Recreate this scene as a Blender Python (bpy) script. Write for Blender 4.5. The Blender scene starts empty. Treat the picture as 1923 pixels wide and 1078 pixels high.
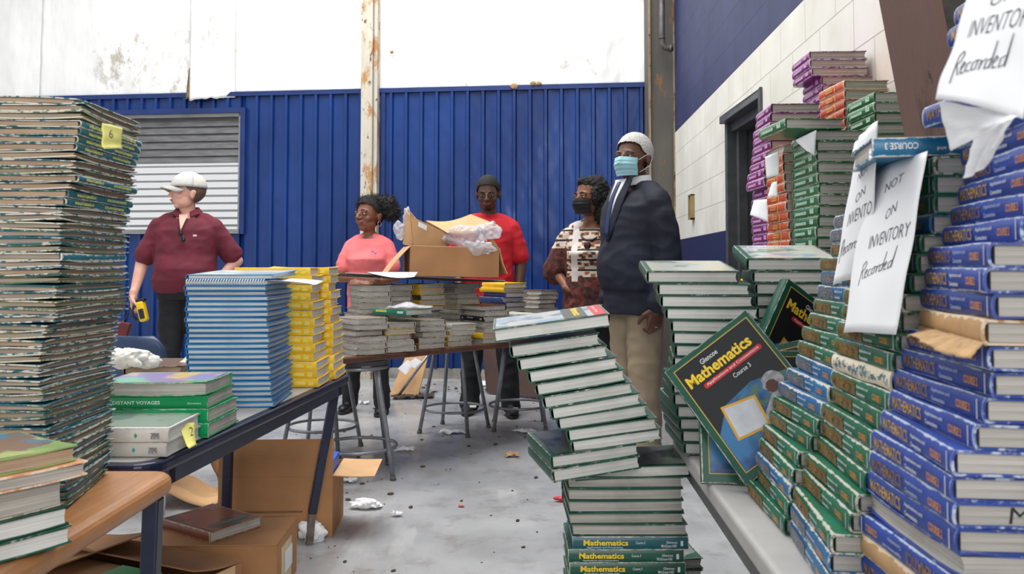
import bpy, bmesh, math, random
from mathutils import Vector, Matrix, noise
rnd = random.Random(11)
PI = math.pi
D = bpy.data
SC = bpy.context.scene
COL = SC.collection

# ---------------------------------------------------------------- camera
CAMZ = 1.10
FPX = 1560.0
CX, CY = 961.5, 437.0
PITCH = math.atan(63.0 / FPX)
cam_d = D.cameras.new('camera'); cam = D.objects.new('camera', cam_d); COL.objects.link(cam)
cam.location = (0, 0, CAMZ); cam.rotation_euler = (PI / 2 + PITCH, 0, 0)
cam_d.sensor_width = 22.3; cam_d.lens = 22.3 * FPX / 1923.0
cam_d.shift_y = -(539.0 - CY) / 1923.0
cam_d.clip_start = .05; cam_d.clip_end = 100
cam_d.dof.use_dof = True; cam_d.dof.focus_distance = 3.6; cam_d.dof.aperture_fstop = 5.6
SC.camera = cam

# ---------------------------------------------------------------- light
w = D.worlds.new('daylight'); SC.world = w; w.use_nodes = True
w.node_tree.nodes['Background'].inputs[0].default_value = (.97, .985, 1.0, 1)
w.node_tree.nodes['Background'].inputs[1].default_value = .70
def area(name, loc, target, sx, sy, power, col=(1, 1, 1)):
    l = D.lights.new(name, 'AREA'); l.shape = 'RECTANGLE'; l.size = sx; l.size_y = sy
    l.energy = power; l.color = col
    o = D.objects.new(name, l); COL.objects.link(o); o.location = loc
    o.rotation_euler = (Vector(target) - Vector(loc)).to_track_quat('-Z', 'Y').to_euler()
    return o
area('skylight', (-1.0, 5.0, 6.5), (-.6, 5.4, 0), 5, 4, 420, (1, .99, .97))
area('loading_door_daylight', (2.0, -3.5, 3.2), (0, 4, .6), 4, 3, 300, (1, .98, .95))
SC.view_settings.view_transform = 'Standard'; SC.view_settings.look = 'None'
SC.view_settings.exposure = 0.2; SC.view_settings.gamma = 1.0
SC.view_settings.use_curve_mapping = False

# ---------------------------------------------------------------- helpers
def at(px, py, Y):
    "the place at depth Y that the photograph shows at px,py"
    xc = (px - CX) / FPX; yc = (CY - py) / FPX
    dy = math.cos(PITCH) - yc * math.sin(PITCH); dz = math.sin(PITCH) + yc * math.cos(PITCH)
    t = Y / dy
    return Vector((xc * t, Y, CAMZ + dz * t))
def onz(px, py, z):
    xc = (px - CX) / FPX; yc = (CY - py) / FPX
    dy = math.cos(PITCH) - yc * math.sin(PITCH); dz = math.sin(PITCH) + yc * math.cos(PITCH)
    t = (z - CAMZ) / dz
    return Vector((xc * t, dy * t, z))
def ypx(z, Y):
    "image row of height z at depth Y"
    a = math.atan2(z - CAMZ, Y) - PITCH
    return CY - math.tan(a) * FPX
def kx(px): return (px - CX) / FPX
def interp(keys, y, j):
    if y <= keys[0][0]: return keys[0][j]
    for a, b in zip(keys, keys[1:]):
        if y <= b[0]:
            t = (y - a[0]) / (b[0] - a[0]); return a[j] * (1 - t) + b[j] * t
    return keys[-1][j]

def tag(o, label=None, cat=None, group=None, kind=None):
    if label: o['label'] = label
    if cat: o['category'] = cat
    if group: o['group'] = group
    if kind: o['kind'] = kind
    return o
def empty(name, loc, label=None, cat=None, group=None, rot=None):
    o = D.objects.new(name, None); COL.objects.link(o); o.empty_display_size = .05
    if rot is None: o.location = loc
    else: o.matrix_world = Matrix.Translation(loc) @ rot.to_4x4()
    tag(o, label, cat, group); return o
def link(name, me, parent=None, mat=None):
    o = D.objects.new(name, me); COL.objects.link(o)
    if parent: o.parent = parent
    if mat and not me.materials: me.materials.append(mat)
    return o

class MB:
    def __init__(s): s.v = []; s.f = []; s.sm = []
    def add(s, vs, fs, smooth=False):
        n = len(s.v); s.v += [tuple(v) for v in vs]; s.f += [tuple(i + n for i in f) for f in fs]
        s.sm += [smooth] * len(fs); return s
    def box(s, c, size, R=None, taper=None):
        hx, hy, hz = [a / 2 for a in size]; vs = []
        for x in (-1, 1):
            for y in (-1, 1):
                for z in (-1, 1):
                    k = taper if (taper and z > 0) else 1
                    v = Vector((x * hx * k, y * hy * k, z * hz))
                    if R: v = R @ v
                    vs.append(v + Vector(c))
        return s.add(vs, [(0, 1, 3, 2), (4, 6, 7, 5), (0, 4, 5, 1), (2, 3, 7, 6), (0, 2, 6, 4), (1, 5, 7, 3)])
    def b2(s, a, b): # box by two corners
        a = Vector(a); b = Vector(b); return s.box((a + b) / 2, [abs(q) for q in (b - a)])
    def tube(s, pts, r, n=10, caps=True, flat=None, smooth=True):
        pts = [Vector(p) for p in pts]; m = len(pts)
        rs = r if isinstance(r, (list, tuple)) else [r] * m
        vs = []; prev = None
        for i, p in enumerate(pts):
            d = (pts[min(i + 1, m - 1)] - pts[max(i - 1, 0)])
            if d.length < 1e-9: d = Vector((0, 0, 1))
            d.normalize()
            if prev is None:
                a = Vector((0, 0, 1)) if abs(d.z) < .9 else Vector((1, 0, 0))
                u = a.cross(d).normalized()
            else: u = (prev - d * prev.dot(d)).normalized()
            prev = u; w_ = d.cross(u)
            for k in range(n):
                t = 2 * PI * k / n; vs.append(p + (u * math.cos(t) + w_ * math.sin(t)) * rs[i])
        fs = [(i * n + k, i * n + (k + 1) % n, (i + 1) * n + (k + 1) % n, (i + 1) * n + k) for i in range(m - 1) for k in range(n)]
        s.add(vs, fs, smooth)
        if caps:
            N = len(s.v) - m * n
            s.f.append(tuple(N + k for k in reversed(range(n)))); s.sm.append(False)
            s.f.append(tuple(N + (m - 1) * n + k for k in range(n))); s.sm.append(False)
        return s
    def ring(s, c, R, r, n=40, k=8, rot=None):
        vs = []; fs = []
        for i in range(n):
            a = 2 * PI * i / n
            for j in range(k):
                b = 2 * PI * j / k; v = Vector(((R + r * math.cos(b)) * math.cos(a), (R + r * math.cos(b)) * math.sin(a), r * math.sin(b)))
                if rot: v = rot @ v
                vs.append(v + Vector(c))
                fs.append((i * k + j, ((i + 1) % n) * k + j, ((i + 1) % n) * k + (j + 1) % k, i * k + (j + 1) % k))
        return s.add(vs, fs, True)
    def ell(s, c, r, R=None, nu=16, nv=10, sm=True):
        r = r if isinstance(r, (list, tuple, Vector)) else (r, r, r); vs = []
        for j in range(1, nv):
            b = PI * j / nv - PI / 2
            for i in range(nu):
                a = 2 * PI * i / nu
                v = Vector((r[0] * math.cos(a) * math.cos(b), r[1] * math.sin(a) * math.cos(b), r[2] * math.sin(b)))
                vs.append((R @ v if R else v) + Vector(c))
        for e in (-1, 1):
            v = Vector((0, 0, r[2] * e)); vs.append((R @ v if R else v) + Vector(c))
        fs = [(j * nu + i, j * nu + (i + 1) % nu, (j + 1) * nu + (i + 1) % nu, (j + 1) * nu + i) for j in range(nv - 2) for i in range(nu)]
        b0 = (nv - 1) * nu
        fs += [(b0, (i + 1) % nu, i) for i in range(nu)] + [(b0 + 1, (nv - 2) * nu + i, (nv - 2) * nu + (i + 1) % nu) for i in range(nu)]
        return s.add(vs, fs, sm)
    def loft(s, rings, n=24, smooth=True):
        "rings: (center, rx, ry) horizontal ellipses, or (center, rx, ry, Rmatrix)"
        vs = []
        for rg in rings:
            c, rx, ry = Vector(rg[0]), rg[1], rg[2]; R = rg[3] if len(rg) > 3 else None
            for k in range(n):
                t = 2 * PI * k / n; v = Vector((rx * math.cos(t), ry * math.sin(t), 0))
                vs.append(c + (R @ v if R else v))
        m = len(rings)
        fs = [(i * n + k, i * n + (k + 1) % n, (i + 1) * n + (k + 1) % n, (i + 1) * n + k) for i in range(m - 1) for k in range(n)]
        fs += [tuple(reversed(range(n))), tuple((m - 1) * n + k for k in range(n))]
        return s.add(vs, fs, smooth)
    def prism(s, poly, z0, z1, M=None):
        n = len(poly); vs = [Vector((p[0], p[1], z0)) for p in poly] + [Vector((p[0], p[1], z1)) for p in poly]
        if M: vs = [M @ v for v in vs]
        return s.add(vs, [tuple(reversed(range(n))), tuple(range(n, 2 * n))] + [(i, (i + 1) % n, n + (i + 1) % n, n + i) for i in range(n)])
    def sheet(s, fn, nu, nv, th=0, smooth=True):
        "grid fn(u,v)->Vector, optional thickness along the local normal"
        P = [[Vector(fn(i / nu, j / nv)) for i in range(nu + 1)] for j in range(nv + 1)]
        def idx(i, j): return j * (nu + 1) + i
        vs = [p for row in P for p in row]
        fs = [(idx(i, j), idx(i + 1, j), idx(i + 1, j + 1), idx(i, j + 1)) for j in range(nv) for i in range(nu)]
        if not th: return s.add(vs, fs, smooth)
        N = []
        for j in range(nv + 1):
            for i in range(nu + 1):
                du = P[j][min(i + 1, nu)] - P[j][max(i - 1, 0)]; dv = P[min(j + 1, nv)][i] - P[max(j - 1, 0)][i]
                N.append(du.cross(dv).normalized() if du.cross(dv).length > 1e-12 else Vector((0, 0, 1)))
        m = len(vs); vs2 = [v - n_ * th for v, n_ in zip(vs, N)]
        fs2 = [tuple(m + q for q in reversed(f)) for f in fs]
        rim = [idx(i, 0) for i in range(nu)] + [idx(nu, j) for j in range(nv)] + [idx(i, nv) for i in range(nu, 0, -1)] + [idx(0, j) for j in range(nv, 0, -1)]
        fr = [(a, m + a, m + b, b) for a, b in zip(rim, rim[1:] + rim[:1])]
        n0 = len(s.v); s.v += [tuple(v) for v in vs + vs2]
        for f in fs + fs2: s.f.append(tuple(q + n0 for q in f)); s.sm.append(smooth)
        for f in fr: s.f.append(tuple(q + n0 for q in f)); s.sm.append(False)
        return s
    def mesh(s, name):
        me = D.meshes.new(name); me.from_pydata(s.v, [], s.f); me.polygons.foreach_set('use_smooth', s.sm); me.update(); return me
    def build(s, name, mat, parent=None, bevel=0, seg=2):
        me = s.mesh(name); me.materials.append(mat)
        if bevel:
            bm = bmesh.new(); bm.from_mesh(me); bmesh.ops.remove_doubles(bm, verts=bm.verts, dist=1e-6)
            es = [e for e in bm.edges if len(e.link_faces) == 2 and e.calc_face_angle(0) > .6]
            bmesh.ops.bevel(bm, geom=es, offset=bevel, segments=seg, profile=.5, affect='EDGES', clamp_overlap=True)
            bm.to_mesh(me); bm.free()
        o = D.objects.new(name, me); COL.objects.link(o)
        if parent: o.parent = parent
        return o

# ---------------------------------------------------------------- materials
def S(c):
    "sRGB 0-255 to linear"
    return tuple((((q / 255) / 12.92) if q / 255 <= .04045 else (((q / 255) + .055) / 1.055) ** 2.4) for q in c) + (1,)
class NT:
    def __init__(s, name):
        s.m = D.materials.new(name); s.m.use_nodes = True; s.t = s.m.node_tree; s.n = s.t.nodes; s.b = s.n['Principled BSDF']
    def new(s, typ, **kw):
        q = s.n.new(typ)
        for k, v in kw.items():
            if k.startswith('i_'):
                key = k[2:]; key = int(key) if key.isdigit() else key.replace('_', ' ')
                s.set(q.inputs[key], v)
            else: setattr(q, k, v)
        return q
    def set(s, inp, v):
        if isinstance(v, bpy.types.NodeSocket): s.t.links.new(v, inp)
        else: inp.default_value = v
    def math(s, op, a, b=0, clamp=False):
        q = s.new('ShaderNodeMath', operation=op, use_clamp=clamp); s.set(q.inputs[0], a); s.set(q.inputs[1], b); return q.outputs[0]
    def mix(s, f, a, b):
        q = s.new('ShaderNodeMix', data_type='RGBA'); s.set(q.inputs[0], f); s.set(q.inputs[6], a); s.set(q.inputs[7], b); return q.outputs[2]
    def noise(s, scale, vec=None, detail=3, rough=.55):
        q = s.new('ShaderNodeTexNoise'); q.inputs['Scale'].default_value = scale; q.inputs['Detail'].default_value = detail; q.inputs['Roughness'].default_value = rough
        if vec is not None: s.t.links.new(vec, q.inputs['Vector'])
        return q.outputs[0]
    def ramp(s, f, lo, hi):
        q = s.new('ShaderNodeMapRange'); s.set(q.inputs[0], f); q.inputs[1].default_value = lo; q.inputs[2].default_value = hi; return q.outputs[0]
    def coord(s, scale=(1, 1, 1), kind='Object', loc=(0, 0, 0)):
        c = s.new('ShaderNodeTexCoord'); mp = s.new('ShaderNodeMapping'); mp.inputs['Scale'].default_value = scale; mp.inputs['Location'].default_value = loc
        s.t.links.new(c.outputs[kind], mp.inputs[0]); return mp.outputs[0]
    def bump(s, h, strength=.3, dist=.01):
        q = s.new('ShaderNodeBump'); q.inputs['Strength'].default_value = strength; q.inputs['Distance'].default_value = dist
        s.t.links.new(h, q.inputs['Height']); s.t.links.new(q.outputs[0], s.b.inputs['Normal'])
    def col(s, v): s.set(s.b.inputs['Base Color'], v)
    def rough(s, v): s.set(s.b.inputs['Roughness'], v)
_mc = {}
def M(name, col, rough=.6, metal=0, var=.12, nscale=8, bump=0, bscale=60, spots=None, stretch=(1, 1, 1)):
    "painted / plain material: base colour broken up by noise, optional spots (colour, scale, threshold)"
    if name in _mc: return _mc[name]
    q = NT(name); c = S(col); v = q.coord(stretch)
    dark = tuple(a * (1 - var * 1.5) for a in c[:3]) + (1,); lite = tuple(min(1, a * (1 + var)) for a in c[:3]) + (1,)
    out = q.mix(q.ramp(q.noise(nscale, v), .3, .7), dark, lite)
    if spots:
        for sp in spots:
            out = q.mix(q.ramp(q.noise(sp[1], v, 4, .65), sp[2], sp[2] + .04), out, S(sp[0]))
    q.col(out); q.rough(rough); q.b.inputs['Metallic'].default_value = metal
    if bump: q.bump(q.noise(bscale, v), bump, .004)
    _mc[name] = q.m; return q.m
def cover_mat(name, col, wearcol=(205, 200, 188), amt=.006, rough=.38, col2=None, scuff=.0):
    "cloth or printed book cover; paint rubbed off along every edge of its own panels"
    if name in _mc: return _mc[name]
    q = NT(name); oi = q.new('ShaderNodeObjectInfo')
    off = q.math('MULTIPLY', oi.outputs['Random'], 37.0)
    cv = q.new('ShaderNodeTexCoord'); add = q.new('ShaderNodeVectorMath', operation='ADD')
    q.t.links.new(cv.outputs['Object'], add.inputs[0]); q.t.links.new(off, add.inputs[1])
    A = q.new('ShaderNodeUVMap', uv_map='ua'); B = q.new('ShaderNodeUVMap', uv_map='ub')
    sa = q.new('ShaderNodeSeparateXYZ'); sb = q.new('ShaderNodeSeparateXYZ'); q.t.links.new(A.outputs[0], sa.inputs[0]); q.t.links.new(B.outputs[0], sb.inputs[0])
    d = q.math('MINIMUM', q.math('MINIMUM', sa.outputs[0], sa.outputs[1]), q.math('MINIMUM', sb.outputs[0], sb.outputs[1]))
    n1 = q.noise(55, add.outputs[0], 4, .7); n2 = q.noise(9, add.outputs[0], 2)
    amp = q.math('MULTIPLY', q.math('SUBTRACT', n1, .30), q.math('MULTIPLY', q.math('ADD', n2, q.math('MULTIPLY', oi.outputs['Random'], .7)), amt * 5))
    wear = q.math('MULTIPLY', q.math('SUBTRACT', amp, d), 900, True)
    c = S(col); hs = q.new('ShaderNodeHueSaturation'); q.set(hs.inputs['Color'], c)
    q.set(hs.inputs['Value'], q.math('ADD', .82, q.math('MULTIPLY', oi.outputs['Random'], .4)))
    base = hs.outputs[0]
    base = q.mix(q.ramp(q.noise(14, add.outputs[0]), .35, .75), base, S(col2) if col2 else tuple(a * .72 for a in c[:3]) + (1,))
    if scuff: base = q.mix(q.ramp(q.noise(120, add.outputs[0], 4, .7), .60 - scuff, .72 - scuff), base, S(wearcol))
    q.col(q.mix(wear, base, S(wearcol))); q.rough(rough)
    _mc[name] = q.m; return q.m
def page_mat(name, lo, hi, stain=None):
    if name in _mc: return _mc[name]
    q = NT(name); oi = q.new('ShaderNodeObjectInfo')
    v = q.coord((2.5, 2.5, 620)); n = q.noise(1, v, 3, .6)
    c = q.mix(q.ramp(n, .32, .68), S(lo), S(hi))
    c = q.mix(q.math('MULTIPLY', q.ramp(q.noise(11, q.coord()), .45, .8), .45), c, S(stain or tuple(a * .8 for a in lo)))
    hs = q.new('ShaderNodeHueSaturation'); q.set(hs.inputs['Color'], c); q.set(hs.inputs['Value'], q.math('ADD', .88, q.math('MULTIPLY', oi.outputs['Random'], .2)))
    q.col(hs.outputs[0]); q.rough(.9); q.bump(n, .25, .001)
    _mc[name] = q.m; return q.m

# lettering -------------------------------------------------------------
_lc = {}
def text_mesh(s, h, w=None, bold=0.0, shear=0.0, space=1.0):
    "flat lettering in the XY plane, lower left at the origin, height h and optional overall width w"
    key = (s, h, w, bold, shear, space)
    if key in _lc: return _lc[key]
    cu = D.curves.new('lettering', 'FONT'); cu.body = s; cu.size = 1; cu.offset = bold; cu.shear = shear; cu.resolution_u = 2; cu.fill_mode = 'FRONT'; cu.space_character = space
    ob = D.objects.new('lettering', cu); COL.objects.link(ob); bpy.context.view_layer.update()
    me = D.meshes.new_from_object(ob.evaluated_get(bpy.context.evaluated_depsgraph_get()))
    D.objects.remove(ob); D.curves.remove(cu)
    xs = [v.co.x for v in me.vertices]; ys = [v.co.y for v in me.vertices]
    x0, x1, y0, y1 = min(xs), max(xs), min(ys), max(ys); sy = h / (y1 - y0); sx = w / (x1 - x0) if w else sy
    for v in me.vertices: v.co = ((v.co.x - x0) * sx, (v.co.y - y0) * sy, 0)
    me.materials.clear()
    _lc[key] = me; return me
def frame(o, x, y):
    "matrix whose origin is o with x and y axes given"
    x = Vector(x).normalized(); y = Vector(y); y = (y - x * y.dot(x)).normalized(); z = x.cross(y)
    m = Matrix((x, y, z)).transposed().to_4x4(); m.translation = Vector(o); return m
def merged_text(items, mat, name):
    "items: (string,h,w,bold,shear, Matrix) -> one mesh"
    vs = []; fs = []
    for s_, h, w_, b, sh, mt in items:
        me = text_mesh(s_, h, w_, b, sh); n = len(vs)
        vs += [tuple(mt @ v.co) for v in me.vertices]; fs += [tuple(i + n for i in p.vertices) for p in me.polygons]
    me = D.meshes.new(name); me.from_pydata(vs, [], fs); me.materials.append(mat); return me
# ---------------------------------------------------------------- the room
RW0, RWK = 1.19, .0404            # right wall: x = RW0 + RWK*y
def rwall(y): return RW0 + RWK * y
def bwall(x): return 8.12 - .108 * x
def bx(px): k = kx(px); return 8.12 * k / (1 + .108 * k)

def floor_mat():
    q = NT('concrete_floor'); v = q.coord()
    c = q.mix(q.ramp(q.noise(1.3, v, 4), .3, .7), S((150, 151, 153)), S((186, 187, 188)))
    c = q.mix(q.math('MULTIPLY', q.ramp(q.noise(5.5, v, 5, .7), .52, .66), .5), c, S((128, 122, 116)))
    c = q.mix(q.ramp(q.noise(34, v, 3, .7), .71, .735), c, S((96, 82, 70)))
    c = q.mix(q.math('MULTIPLY', q.ramp(q.noise(2.2, q.coord((1, .25, 1), loc=(4, 7, 0)), 5, .6), .60, .64), .35), c, S((205, 205, 203)))
    q.col(c); q.rough(q.ramp(q.noise(3, v), .2, 1.3)); q.bump(q.noise(90, v), .15, .003); return q.m
mb = MB(); mb.add([(-6, -1.5, 0), (rwall(-1.5), -1.5, 0), (rwall(9), 9.2, 0), (-6, 9.2, 0)], [(0, 1, 2, 3)])
mb.add([(-6, -1.5, -.1), (rwall(-1.5), -1.5, -.1), (rwall(9), 9.2, -.1), (-6, 9.2, -.1)], [(3, 2, 1, 0)])
tag(mb.build('floor', floor_mat()), kind='structure')

# right wall of painted block
WZ0, WZ1 = 1.335, 2.325
def block_mat():
    q = NT('painted_block'); cd = q.new('ShaderNodeTexCoord'); sp = q.new('ShaderNodeSeparateXYZ'); q.t.links.new(cd.outputs['Object'], sp.inputs[0])
    cb = q.new('ShaderNodeCombineXYZ'); q.t.links.new(sp.outputs[1], cb.inputs[0]); q.t.links.new(q.math('ADD', sp.outputs[2], -WZ0 + 4 * .198), cb.inputs[1])
    br = q.new('ShaderNodeTexBrick'); q.t.links.new(cb.outputs[0], br.inputs['Vector'])
    br.inputs['Scale'].default_value = 1; br.inputs['Brick Width'].default_value = .396; br.inputs['Row Height'].default_value = .198
    br.inputs['Mortar Size'].default_value = .0035; br.inputs['Mortar Smooth'].default_value = .3
    v = q.coord(); n = q.noise(2.5, v, 4); n2 = q.noise(60, v, 3)
    white = q.mix(q.ramp(n, .35, .7), S((232, 230, 222)), S((214, 211, 200)))
    blue = q.mix(q.ramp(n, .35, .7), S((36, 44, 84)), S((50, 58, 100)))
    zb = q.math('LESS_THAN', sp.outputs[2], WZ0); zt = q.math('GREATER_THAN', sp.outputs[2], WZ1)
    c = q.mix(zt, white, blue); c = q.mix(zb, c, S((24, 32, 78)))
    mort = q.mix(q.math('ADD', zb, zt, True), S((176, 172, 162)), S((22, 26, 52)))
    c = q.mix(q.math('MULTIPLY', br.outputs['Fac'], .75), c, mort)
    q.col(c); q.rough(.62)
    h = q.math('SUBTRACT', q.math('MULTIPLY', n2, .12), br.outputs['Fac']); q.bump(h, .6, .006); return q.m
DY0, DY1, DH = 4.52, 5.42, 2.08
mb = MB(); th = .2
def wseg(y0, y1, z0, z1):
    a, b = rwall(y0), rwall(y1)
    mb.add([(a, y0, z0), (b, y1, z0), (b + th, y1, z0), (a + th, y0, z0), (a, y0, z1), (b, y1, z1), (b + th, y1, z1), (a + th, y0, z1)],
           [(3, 2, 1, 0), (4, 5, 6, 7), (0, 1, 5, 4), (1, 2, 6, 5), (2, 3, 7, 6), (3, 0, 4, 7)])
wseg(-1.5, DY0, 0, 5.5); wseg(DY0, DY1, DH, 5.5); wseg(DY1, 8.1, 0, 5.5)
tag(mb.build('wall_right', block_mat()), kind='structure')

steel = M('dark_steel_frame', (58, 58, 60), .5, .3, .2, 20)
door = empty('door_1', (rwall(5) + .1, 5, 0)); tag(door, kind='structure')
def rel(mbx, o):
    mbx.v = [tuple(Vector(v) - o.location) for v in mbx.v]; return mbx
mb = MB()
for y0, y1, z0, z1 in ((DY0, DY0 + .05, 0, DH), (DY1 - .05, DY1, 0, DH), (DY0, DY1, DH - .05, DH)):
    mb.b2((rwall(y0) - .012, y0, z0), (rwall(y1) + .05, y1, z1))
for y0, y1, z0, z1 in ((DY0 + .05, DY0 + .10, 0, DH - .05), (DY1 - .10, DY1 - .05, 0, DH - .05), (DY0 + .05, DY1 - .05, DH - .11, DH - .05)):
    mb.b2((rwall(y0) + .05, y0, z0), (rwall(y1) + .12, y1, z1))
rel(mb, door).build('door_frame', M('door_frame_paint', (86, 88, 90), .45, .2, .15, 14), door, .004)
mb = MB(); mb.b2((rwall(5) + .12, DY0 + .1, .01), (rwall(5) + .16, DY1 - .1, DH - .11)); rel(mb, door).build('doorway_shade_panel', M('doorway_shade', (24, 26, 28), .5, 0, .2, 9), door)  # near-black panel added: its colour stands in for the shade inside the open doorway
mb = MB(); yk = DY1 - .2; xk = rwall(5) + .12
mb.tube([(xk, yk, 1.0), (xk - .05, yk, 1.0)], .012).ell((xk - .06, yk, 1.0), .028); rel(mb, door).build('door_handle', M('brass', (140, 118, 70), .3, .9), door)

# back wall: blue ribbed steel below, white vinyl faced insulation above
BU = Vector((1, -.108, 0)).normalized(); BN = Vector((-.108, -1, 0)).normalized()
BO = Vector((0, 8.12, 0))
def bw(s, z, out=0): return BO + BU * s + BN * out + Vector((0, 0, z))
def sx(px): return bx(px) / BU.x
TOPZ = 2.875
blue_steel = NT('blue_painted_steel')
def _bs(q):
    v = q.coord((1, 1, .35)); c = q.mix(q.ramp(q.noise(2.0, v, 4), .3, .7), S((13, 42, 98)), S((22, 62, 130)))
    c = q.mix(q.math('MULTIPLY', q.ramp(q.noise(14, v, 5, .7), .62, .72), .5), c, S((22, 30, 70)))
    c = q.mix(q.ramp(q.noise(9, q.coord((1, 1, .8), loc=(3, 1, 8)), 5, .75), .725, .74), c, S((150, 165, 205)))
    c = q.mix(q.ramp(q.noise(16, q.coord((1, 1, 1), loc=(1, 5, 2)), 5, .7), .735, .75), c, S((120, 84, 60)))
    q.col(c); q.rough(.29); q.b.inputs['Metallic'].default_value = .12
    q.bump(q.noise(3.2, q.coord((1, 1, .6)), 2), .6, .05)
_bs(blue_steel); blue_steel = blue_steel.m
def ribs(s0, s1, z0, z1, phase=0.0, pitch=.1545):
    prof = []; s = s0
    k0 = math.floor((s0 - phase) / pitch) - 1; pts = []
    k = k0
    while phase + k * pitch < s1 + pitch:
        b = phase + k * pitch
        pts += [(b, 0), (b + .011, .030), (b + .037, .030), (b + .048, 0)]; k += 1
    pts = [p for p in pts if s0 < p[0] < s1]; pts = [(s0, 0)] + pts + [(s1, 0)]
    q = MB(); n = len(pts)
    q.add([bw(a, z0, b) for a, b in pts] + [bw(a, z1, b) for a, b in pts], [(i, i + 1, n + i + 1, n + i) for i in range(n - 1)])
    return q
WL, WR, WB, WT = sx(206), sx(452), 1.475, 2.66     # louvre opening
sl, sr, sp0, sp1 = -6.0, sx(1222) + .1, sx(684), sx(712)
wl = MB()
for a, b, z0, z1 in ((sl, WL, 0, TOPZ), (WL, WR, 0, WB), (WL, WR, WT, TOPZ), (WR, sr + .2, 0, TOPZ)):
    r = ribs(a, b, z0 + (.09 if z0 == 0 else 0), z1); wl.add(r.v, r.f)
# vinyl faced insulation
back = wl.build('wall_back', blue_steel); tag(back, kind='structure')
def trimrun(mb, s0, s1, z0, z1, out, dep=.03):
    a, b = bw(s0, z0, out), bw(s1, z0, out); c, d = bw(s1, z0, out - dep), bw(s0, z0, out - dep); up = Vector((0, 0, z1 - z0))
    mb.add([a, b, c, d, a + up, b + up, c + up, d + up], [(0, 1, 5, 4), (4, 5, 6, 7), (3, 2, 1, 0), (1, 2, 6, 5), (3, 0, 4, 7), (2, 3, 7, 6)])
bt = M('blue_trim_paint', (24, 50, 108), .4, .1, .15, 6)
mb = MB(); trimrun(mb, sl, sr, TOPZ - .045, TOPZ, .035, .06); trimrun(mb, sp1 + .02, sp1 + .06, .1, TOPZ, .03, .03); tag(mb.build('trim_1', bt), kind='structure')
mb = MB(); trimrun(mb, sl, sr + .1, 0, .10, .03, .1); tag(mb.build('baseboard_back', M('kerb_concrete', (150, 146, 138), .9, 0, .25, 6)), kind='structure')
def vin():
    q = NT('white_vinyl_insulation'); v = q.coord((1, 1, .4))
    c = q.mix(q.ramp(q.noise(3, v, 4), .3, .75), S((246, 246, 244)), S((226, 227, 224)))
    # patches of dirt
    sm = q.ramp(q.noise(1.1, q.coord((1, 1, .8), loc=(2.3, 0, 1.9)), 2), .52, .72)
    gr = q.ramp(q.noise(16, q.coord((1, 1, .6)), 6, .75), .50, .62)
    c = q.mix(q.math('MULTIPLY', q.math('MULTIPLY', gr, sm), .55), c, S((150, 142, 126)))
    c = q.mix(q.ramp(q.noise(7, q.coord((1, 1, 1), loc=(0, 3, 0)), 5, .75), .735, .75), c, S((140, 108, 74)))
    cd = q.new('ShaderNodeTexCoord')
    for (px, z, r, th) in ((232, 3.22, .62, .60), (330, 3.0, .3, .60), (1085, 3.1, .35, .63)):   # grime around old leaks
        ds = q.new('ShaderNodeVectorMath', operation='DISTANCE'); q.t.links.new(cd.outputs['Object'], ds.inputs[0]); ds.inputs[1].default_value = bw(sx(px), z) - bw(sx(600), TOPZ, 0)
        near = q.math('SUBTRACT', 1, q.math('DIVIDE', ds.outputs['Value'], r), True)
        n_ = q.math('ADD', q.noise(6, q.coord((1, 1, .7), loc=(px * .01, 0, 0)), 7, .78), q.math('MULTIPLY', near, .16))
        c = q.mix(q.math('MULTIPLY', q.ramp(n_, th, th + .10), q.math('MULTIPLY', near, 1.3, True)), c, S((184, 177, 164)))
    q.col(c); q.rough(.42); q.bump(q.noise(5, q.coord((1, 1, .25)), 4, .6), .5, .03); return q.m
vinyl = vin()
def vin_fn(s0, s1, z0, z1, out=.0, amp=.018):
    def fn(u, v):
        s = s0 + (s1 - s0) * u; z = z0 + (z1 - z0) * v
        w_ = noise.noise(Vector((s * 2.2, 0, z * .6))) + .5 * noise.noise(Vector((s * 6, 3, z * 1.3))) + .35 * noise.noise(Vector((s * 14, 9, z * 7)))
        return bw(s, z, out + amp * w_)
    return fn
iw = empty('insulation_blanket', bw(sx(600), TOPZ, 0)); tag(iw, kind='structure')
seams = [sl, sx(70), sx(362), sx(684), sx(1050), sr + .2]
for a, b in zip(seams, seams[1:]):
    m_ = MB().sheet(vin_fn(a - .01, b + .012, TOPZ - .02, 5.4, .0 + rnd.uniform(0, .012)), 48, 60, .006)
    rel(m_, iw).build('insulation_strip', vinyl, iw)
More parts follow.
